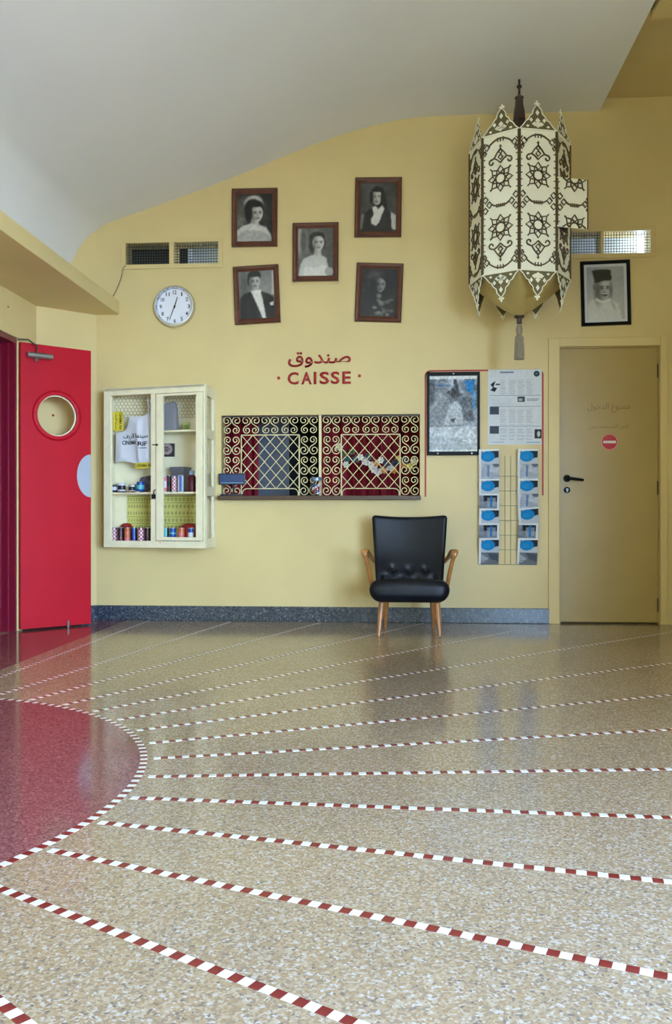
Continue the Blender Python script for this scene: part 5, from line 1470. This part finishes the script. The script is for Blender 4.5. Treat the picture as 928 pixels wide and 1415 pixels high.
# dark red bottle with pale cap
x = cpx(265, 665, 0.09)[0]; e = empty('bottle', base_at(x, 0.09, Z2), (0, 0, cang), 'dark red bottle with a pale blue cap at the right of the middle shelf', 'bottle')
m = MB(); m.lathe([(0, 0.0), (0.030, 0.0), (0.032, 0.008), (0.032, 0.105), (0.022, 0.12), (0.019, 0.125), (0, 0.125)], 20); m.build('bottle_body', cD, e, smooth=45)
m = MB(); m.lathe([(0, 0.125), (0.02, 0.125), (0.02, 0.15), (0.017, 0.156), (0, 0.156)], 20); m.build('bottle_cap', mat('pale_blue_plastic', rgb(168, 190, 220), 0.35), e, smooth=45)
# tapered grey vase
x = cpx(249.5, 655, 0.215)[0] ; e = empty('vase', base_at(x, 0.215, Z2), (0, 0, cang), 'grey flared square vase behind the tins on the middle shelf', 'vase')
m = MB(); vs = []
for s_, z_ in ((0.036, 0.0), (0.040, 0.05), (0.050, 0.12), (0.060, 0.19), (0.056, 0.19), (0.046, 0.12), (0.034, 0.02)): vs += [(-s_, -s_, z_), (s_, -s_, z_), (s_, s_, z_), (-s_, s_, z_)]
fs = [(i * 4 + j, i * 4 + (j + 1) % 4, i * 4 + 4 + (j + 1) % 4, i * 4 + 4 + j) for i in range(6) for j in range(4)] + [(3, 2, 1, 0), (24, 25, 26, 27)]
m.add(vs, fs); m.build('vase_body', mat('grey_stoneware', rgb(108, 104, 110), 0.5), e)
# woven ball behind
x = cpx(232, 655, 0.19)[0]
m = MB()
for k in range(9):
    a_ = PI * k / 9; m.tube([(0.045 * math.cos(t) * math.cos(a_), 0.045 * math.cos(t) * math.sin(a_), 0.047 + 0.045 * math.sin(t)) for t in np.linspace(0, 2 * PI, 20, endpoint=False)], 0.004, 4, closed=True)
e = m.build('wicker_ball', mat('straw', rgb(150, 124, 72), 0.7), smooth=60, label='straw ball at the back of the middle shelf', cat='ornament'); e.location = base_at(x, 0.19, Z2); 
# round plaque leaning on the back under the upper shelf
x, z = bpx(232.5, 622)
def back_y(x): return BL_[1] + (BR_[1] - BL_[1]) * (x - BL_[0]) / (BR_[0] - BL_[0]) - 0.013
e = empty('plaque', base_at(x, back_y(x) - 0.004, z - 0.05), (0, 0, 0), 'dark square plaque with a pinkish disc on the cabinet back', 'plaque')
MB().bevbox(-0.05, 0.05, -0.012, 0.003, 0, 0.10, 0.003).build('board', mat('dark_brown_board', rgb(58, 48, 48), 0.5), e)
m = MB(); m.disc_y(-0.006, 0.056, [(0.042, -0.011), (0.040, -0.017), (0.0, -0.018)], 24); m.build('disc', mat('dusty_pink', rgb(176, 150, 146), 0.5), e)
for k, (dx, dz, w_, h_) in enumerate(((-0.010, 0.070, 0.035, 0.007), (-0.004, 0.056, 0.05, 0.006), (-0.010, 0.043, 0.03, 0.007))): MB().box(dx - w_ / 2, dx + w_ / 2, -0.0195, -0.017, dz - h_ / 2, dz + h_ / 2).build('mark', M['ink'], e)
# grey cloth bag and small green box on the upper shelf
x = cpx(234, 573, 0.14)[0]
def gbag(p):
    f = (p.z + 0.105) / 0.21
    return Vector((p.x * (1.0 - 0.10 * f) - 0.018 * f + 0.004 * math.sin(22 * p.z), p.y * (1 - 0.45 * f) + 0.006 * math.sin(30 * p.x), p.z + 0.010 * (f > 0.9) * math.sin(25 * p.x)))
m = rbox(0.150, 0.075, 0.21, 0.02, 10, gbag); e = m.build('cloth_bag', mat('grey_canvas', rgb(142, 138, 142), 0.85, bump=0.3, bscale=60), smooth=80, label='folded grey canvas bag standing on the upper shelf', cat='bag'); e.location = base_at(x, 0.14, Z1 + 0.105); e.rotation_euler = (0, 0, cang)
x = cpx(257.5, 583, 0.17)[0]; e = empty('small_box', base_at(x, 0.17, Z1), (0, 0, cang + 0.3), 'small green and cream box beside the grey bag', 'box')
MB().bevbox(-0.022, 0.022, -0.018, 0.018, 0, 0.062, 0.002).build('carton', mat('pale_green_card', rgb(168, 184, 96), 0.6), e)
MB().box(-0.016, 0.016, -0.0195, -0.0178, 0.014, 0.046).build('printed_label', mat('olive_print', rgb(108, 128, 60), 0.6), e)
# patterned yellow-green paper lining
def lining(x0, x1, z0, z1, lab):
    p = Pic(72, 48, (218, 210, 122))
    for r in range(5):
        y = 0.03 + r * 0.195
        p.rect(0, y + 0.165, 1, y + 0.182, (150, 146, 74), 0.8)
        for c in range(11): p.ell(0.045 + c * 0.091 + 0.02 * (r % 2), y + 0.075, 0.026, 0.045, (134, 134, 66), 0.3, al=0.85).ell(0.045 + c * 0.091 + 0.02 * (r % 2), y + 0.075, 0.009, 0.018, (222, 214, 130), 0.4)
    xm = (x0 + x1) / 2; dxy = Vector(BR_) - Vector(BL_)
    o = link('patterned_sheet', p.mesh('patterned_sheet', x1 - x0, z1 - z0, M['print']), None, base_at(xm, back_y(xm) - 0.003, (z0 + z1) / 2), (0, 0, math.atan2(dxy.y, dxy.x) + cang))
    tag(o, lab, 'paper')
z0_, z1_ = cpx(200, 740)[1], Z2 - 0.02
lining(bpx(175)[0], bpx(217)[0], 0.12, z1_, 'yellow-green patterned sheet behind the left pane')
lining(bpx(218)[0], bpx(279)[0], 0.12, z1_, 'yellow-green patterned sheet behind the cabinet door')
# red bowls at the back of the floor
for u, lab in ((173, 'upturned red bowl behind the orange tin'), (259, 'upturned red bowl behind the right-hand tins')):
    x = cpx(u, 722, 0.13)[0]; y = 0.115 if u < 200 else 0.165; R_ = 0.052 if u < 200 else 0.075
    y = min(y, back_y(x) - R_ - 0.003); 
    if u < 200: y = 0.092 + R_ * 0.0 + 0.0; R_ = min(R_, back_y(x) - y - 0.004); 
    m = MB(); m.lathe([(R_, 0.0), (R_ * 0.99, 0.03), (R_ * 0.97, 0.108), (R_ * 0.85, 0.134), (R_ * 0.55, 0.150), (0.0, 0.154)], 24)
    e = m.build('red_bowl', mat('red_lacquer', rgb(160, 30, 36), 0.3), smooth=60, label=lab, cat='bowl', group='red bowls on the cabinet floor'); e.location = base_at(x, y if u > 200 else 0.096 + R_, 0.025)
# odds and ends on the left of the middle shelf
def mug(u, c1, c2, lab, r=0.026, h=0.06, y=0.08):
    x = cpx(u, 668, y)[0]; e = empty('mug', base_at(x, y, Z2), (0, 0, cang), lab, 'mug')
    m = MB(); m.lathe([(0, 0), (r * 0.92, 0), (r, 0.006), (r, h), (r * 0.88, h), (r * 0.86, 0.006), (0, 0.005)], 20); m.build('cup', c1, e, smooth=45)
    m = MB(); m.tube([(-r + 0.002, 0, h * 0.8), (-r - 0.014, -0.004, h * 0.72), (-r - 0.014, -0.004, h * 0.34), (-r + 0.002, 0, h * 0.22)], 0.0035, 8); m.build('handle', c1, e, smooth=60)
    m = MB(); m.lathe([(r * 1.005, h * 0.3), (r * 1.02, h * 0.32), (r * 1.02, h * 0.7), (r * 1.005, h * 0.72)], 20); m.f = m.f[:-2]; m.m = m.m[:-2]; m.build('band', c2, e, smooth=45)
mug(157.5, cK, cW, 'black mug with a white band at the left end of the middle shelf')
mug(168, cW, cK, 'white mug with a black band on the left of the middle shelf', 0.029, 0.072)
mug(182.5, mat('cream_glaze', rgb(206, 204, 176), 0.35), cK, 'cream mug on the left of the middle shelf', 0.026, 0.058, 0.095)
mug(194, cB, cT, 'blue mug on the middle shelf left of the mullion', 0.028, 0.078, 0.09)
x = cpx(205, 660, 0.19)[0]
def bun(p): return Vector((p.x * (1 + 0.1 * math.sin(40 * p.z)), p.y + 0.006 * math.sin(50 * p.x), p.z + 0.012 * math.sin(28 * p.x)))
m = rbox(0.10, 0.06, 0.115, 0.02, 8, bun); e = m.build('folded_cloth', mat('mauve_grey_cloth', rgb(112, 104, 122), 0.9, vary=0.4, scale=40), smooth=80, label='folded mauve grey cloth standing beside the blue mug', cat='cloth'); e.location = base_at(x - 0.01, 0.19, Z2 + 0.057 + 0.012); e.rotation_euler = (0, 0.1, cang)
badge_c = [cD, cK, cP, cD, cW, cK, cD, cR]
for k, u in enumerate((160, 166, 173, 179, 185, 191, 198, 204)):
    x = cpx(u, 676)[0]; m = MB(); m.lathe([(0, 0), (0.017, 0.0), (0.019, 0.003), (0.016, 0.0075), (0, 0.0095)], 18)
    e = m.build('pin_badge', badge_c[k], smooth=45); e.location = base_at(x, 0.056 - 0.004 * (k % 2) if k not in (1,) else 0.05, Z2)
    tag(e, ['dark red badge at the left front of the middle shelf', 'black badge in front of the white mug', 'pink badge in front of the mugs', 'dark red badge between the pink and white ones', 'white badge in front of the cream mug', 'black badge left of the blue mug', 'dark red badge in front of the blue mug', 'red badge beside the mullion'][k], 'badge', 'badges along the front of the middle shelf')
# tote bag hanging behind the left pane
tb0 = [cpx(u, v) for u, v in ((154, 595), (169.5, 595), (173.5, 572), (180, 573.5), (190, 573.5), (199, 569), (203, 568), (206, 580), (206.5, 639), (195, 637.5), (181, 637), (154, 634))]
x0_, x1_ = cpx(153.5)[0] + 0.004, cpx(207)[0]; zt_, zb_ = cpx(203, 568)[1], cpx(180, 638)[1]
tote = empty('tote_bag', base_at((x0_ + x1_) / 2, 0.06, zb_), (0, 0, cang), 'white cotton cinema tote bag hanging behind the left cabinet pane', 'bag')
cxm = (x0_ + x1_) / 2
def tote_top(x):                                                 # upper outline of the cloth
    xs_ = [cpx(u)[0] for u in (153.5, 160, 168, 172, 174, 180, 188, 194, 199, 203, 207)]
    zs_ = [cpx(u, v)[1] for u, v in ((153.5, 599), (160, 597), (168, 594), (172, 582), (174, 573), (180, 574.5), (188, 574.5), (194, 573), (199, 569.5), (203, 568), (207, 574))]
    return float(np.interp(x, xs_, zs_))
nx_, nz_ = 48, 40; vs = []; fs = []
def fold(f, g):
    return 0.008 * math.sin(9 * f + 3 * g) + 0.010 * math.exp(-((f - 0.58 - 0.06 * (1 - g)) / 0.05) ** 2) * (1 - g) * 1.6 - 0.008 * math.exp(-((f - 0.72) / 0.07) ** 2) * g
for layer in (0, 1):
    for j in range(nz_ + 1):
        for i in range(nx_ + 1):
            f, g = i / nx_, j / nz_; x = x0_ + (x1_ - x0_) * f
            zlo = zb_ + 0.010 * math.sin(7 * f) - 0.014 * f
            z = zlo + (tote_top(x) - zlo) * g
            edge_ = min(1.0, 6 * min(f, 1 - f, 1.02 - g, g + 0.02))
            y = (-0.004 - 0.010 * edge_ if layer == 0 else 0.006 + 0.008 * edge_) - fold(f, g) * edge_
            vs.append((x - cxm, y, z - zb_))
n1 = (nx_ + 1) * (nz_ + 1)
for j in range(nz_):
    for i in range(nx_):
        a_ = j * (nx_ + 1) + i
        fs.append((a_, a_ + 1, a_ + nx_ + 2, a_ + nx_ + 1)); fs.append((n1 + a_, n1 + a_ + nx_ + 1, n1 + a_ + nx_ + 2, n1 + a_ + 1))
rim = [i for i in range(nx_)] + [j * (nx_ + 1) + nx_ for j in range(nz_)] + [nz_ * (nx_ + 1) + i for i in range(nx_, 0, -1)] + [j * (nx_ + 1) for j in range(nz_, 0, -1)]
for k in range(len(rim)): fs.append((rim[k - 1], rim[k], n1 + rim[k], n1 + rim[k - 1]))
m = MB(); m.add(vs, fs); m.build('bag_body', M['cloth_white'], tote, smooth=70)
hk = [cpx(u, v) for u, v in ((199.5, 571), (200, 562), (198.5, 552), (201.5, 547.5), (205, 549), (203, 553), (201.5, 560), (203, 570))]
m = MB(); m.tube(catmull([(x - cxm, -0.002, z - zb_) for x, z in hk], 3), 0.007, 6); m.build('handle', M['cloth_white'], tote, smooth=60)
def bag_text(body, ua, va, ub, vb_, bold):
    (xa_, za_), (xb_, zb2) = cpx(ua, vb_), cpx(ub, va)
    me = text_mesh('lettering', body, xb_ - xa_, zb2 - za_, M['ink'], bold, 0.001)
    # lay the letters on the folded cloth
    for q in me.vertices:
        x = q.co.x + (xa_ + xb_) / 2; z = q.co.z + (za_ + zb2) / 2
        f = (x - x0_) / (x1_ - x0_); zlo = zb_ + 0.010 * math.sin(7 * f) - 0.014 * f
        g = (z - zlo) / (tote_top(x) - zlo); edge_ = min(1.0, 6 * min(f, 1 - f, 1.02 - g, g + 0.02))
        q.co.x = x - cxm; q.co.z = z - zb_; q.co.y += -0.0055 - 0.010 * edge_ - fold(f, g) * edge_
    link('lettering', me, tote)
bag_text(arabic('سينما الريف'), 165, 597.5, 199.5, 607, 0.012)
bag_text('CINEMA', 164, 607.8, 184, 614, 0.02); bag_text('RIF', 187, 609.2, 199.5, 615.6, 0.02); bag_text('TANGER', 187.5, 617.3, 199, 619.3, 0.012)
# yellow labels
def label_card(ua, va, ub, vb_, y, lab, vertical):
    (xa_, za_), (xb_, zb2) = cpx(ua, vb_), cpx(ub, va); w_, h_ = xb_ - xa_, zb2 - za_
    e = empty('yellow_label', base_at((xa_ + xb_) / 2, y, (za_ + zb2) / 2), (0, 0, cang), lab, 'label')
    MB().box(-w_ / 2, w_ / 2, -0.001, 0.001, -h_ / 2, h_ / 2).build('card', M['yellow_paper'], e)
    if vertical:
        for body, dx in (('CINEMA RIF', w_ * 0.24), (arabic('سينما الريف'), -w_ * 0.2)):
            o = link('lettering', text_mesh('lettering', body, h_ * 0.88, w_ * 0.26, M['ink'], 0.012, 0.0006), e, (dx, -0.0011, 0), (0, PI / 2, 0))
    else:
        o = link('lettering', text_mesh('lettering', 'CINEMA RIF', w_ * 0.86, h_ * 0.5, M['ink'], 0.015, 0.0006), e, (0, -0.0011, 0))
label_card(153.6, 568, 167.5, 595, 0.026, 'yellow lettered card upright on the left pane beside the tote bag', True)
label_card(182, 638.5, 206.5, 647, 0.05, 'small yellow lettered card below the tote bag', False)
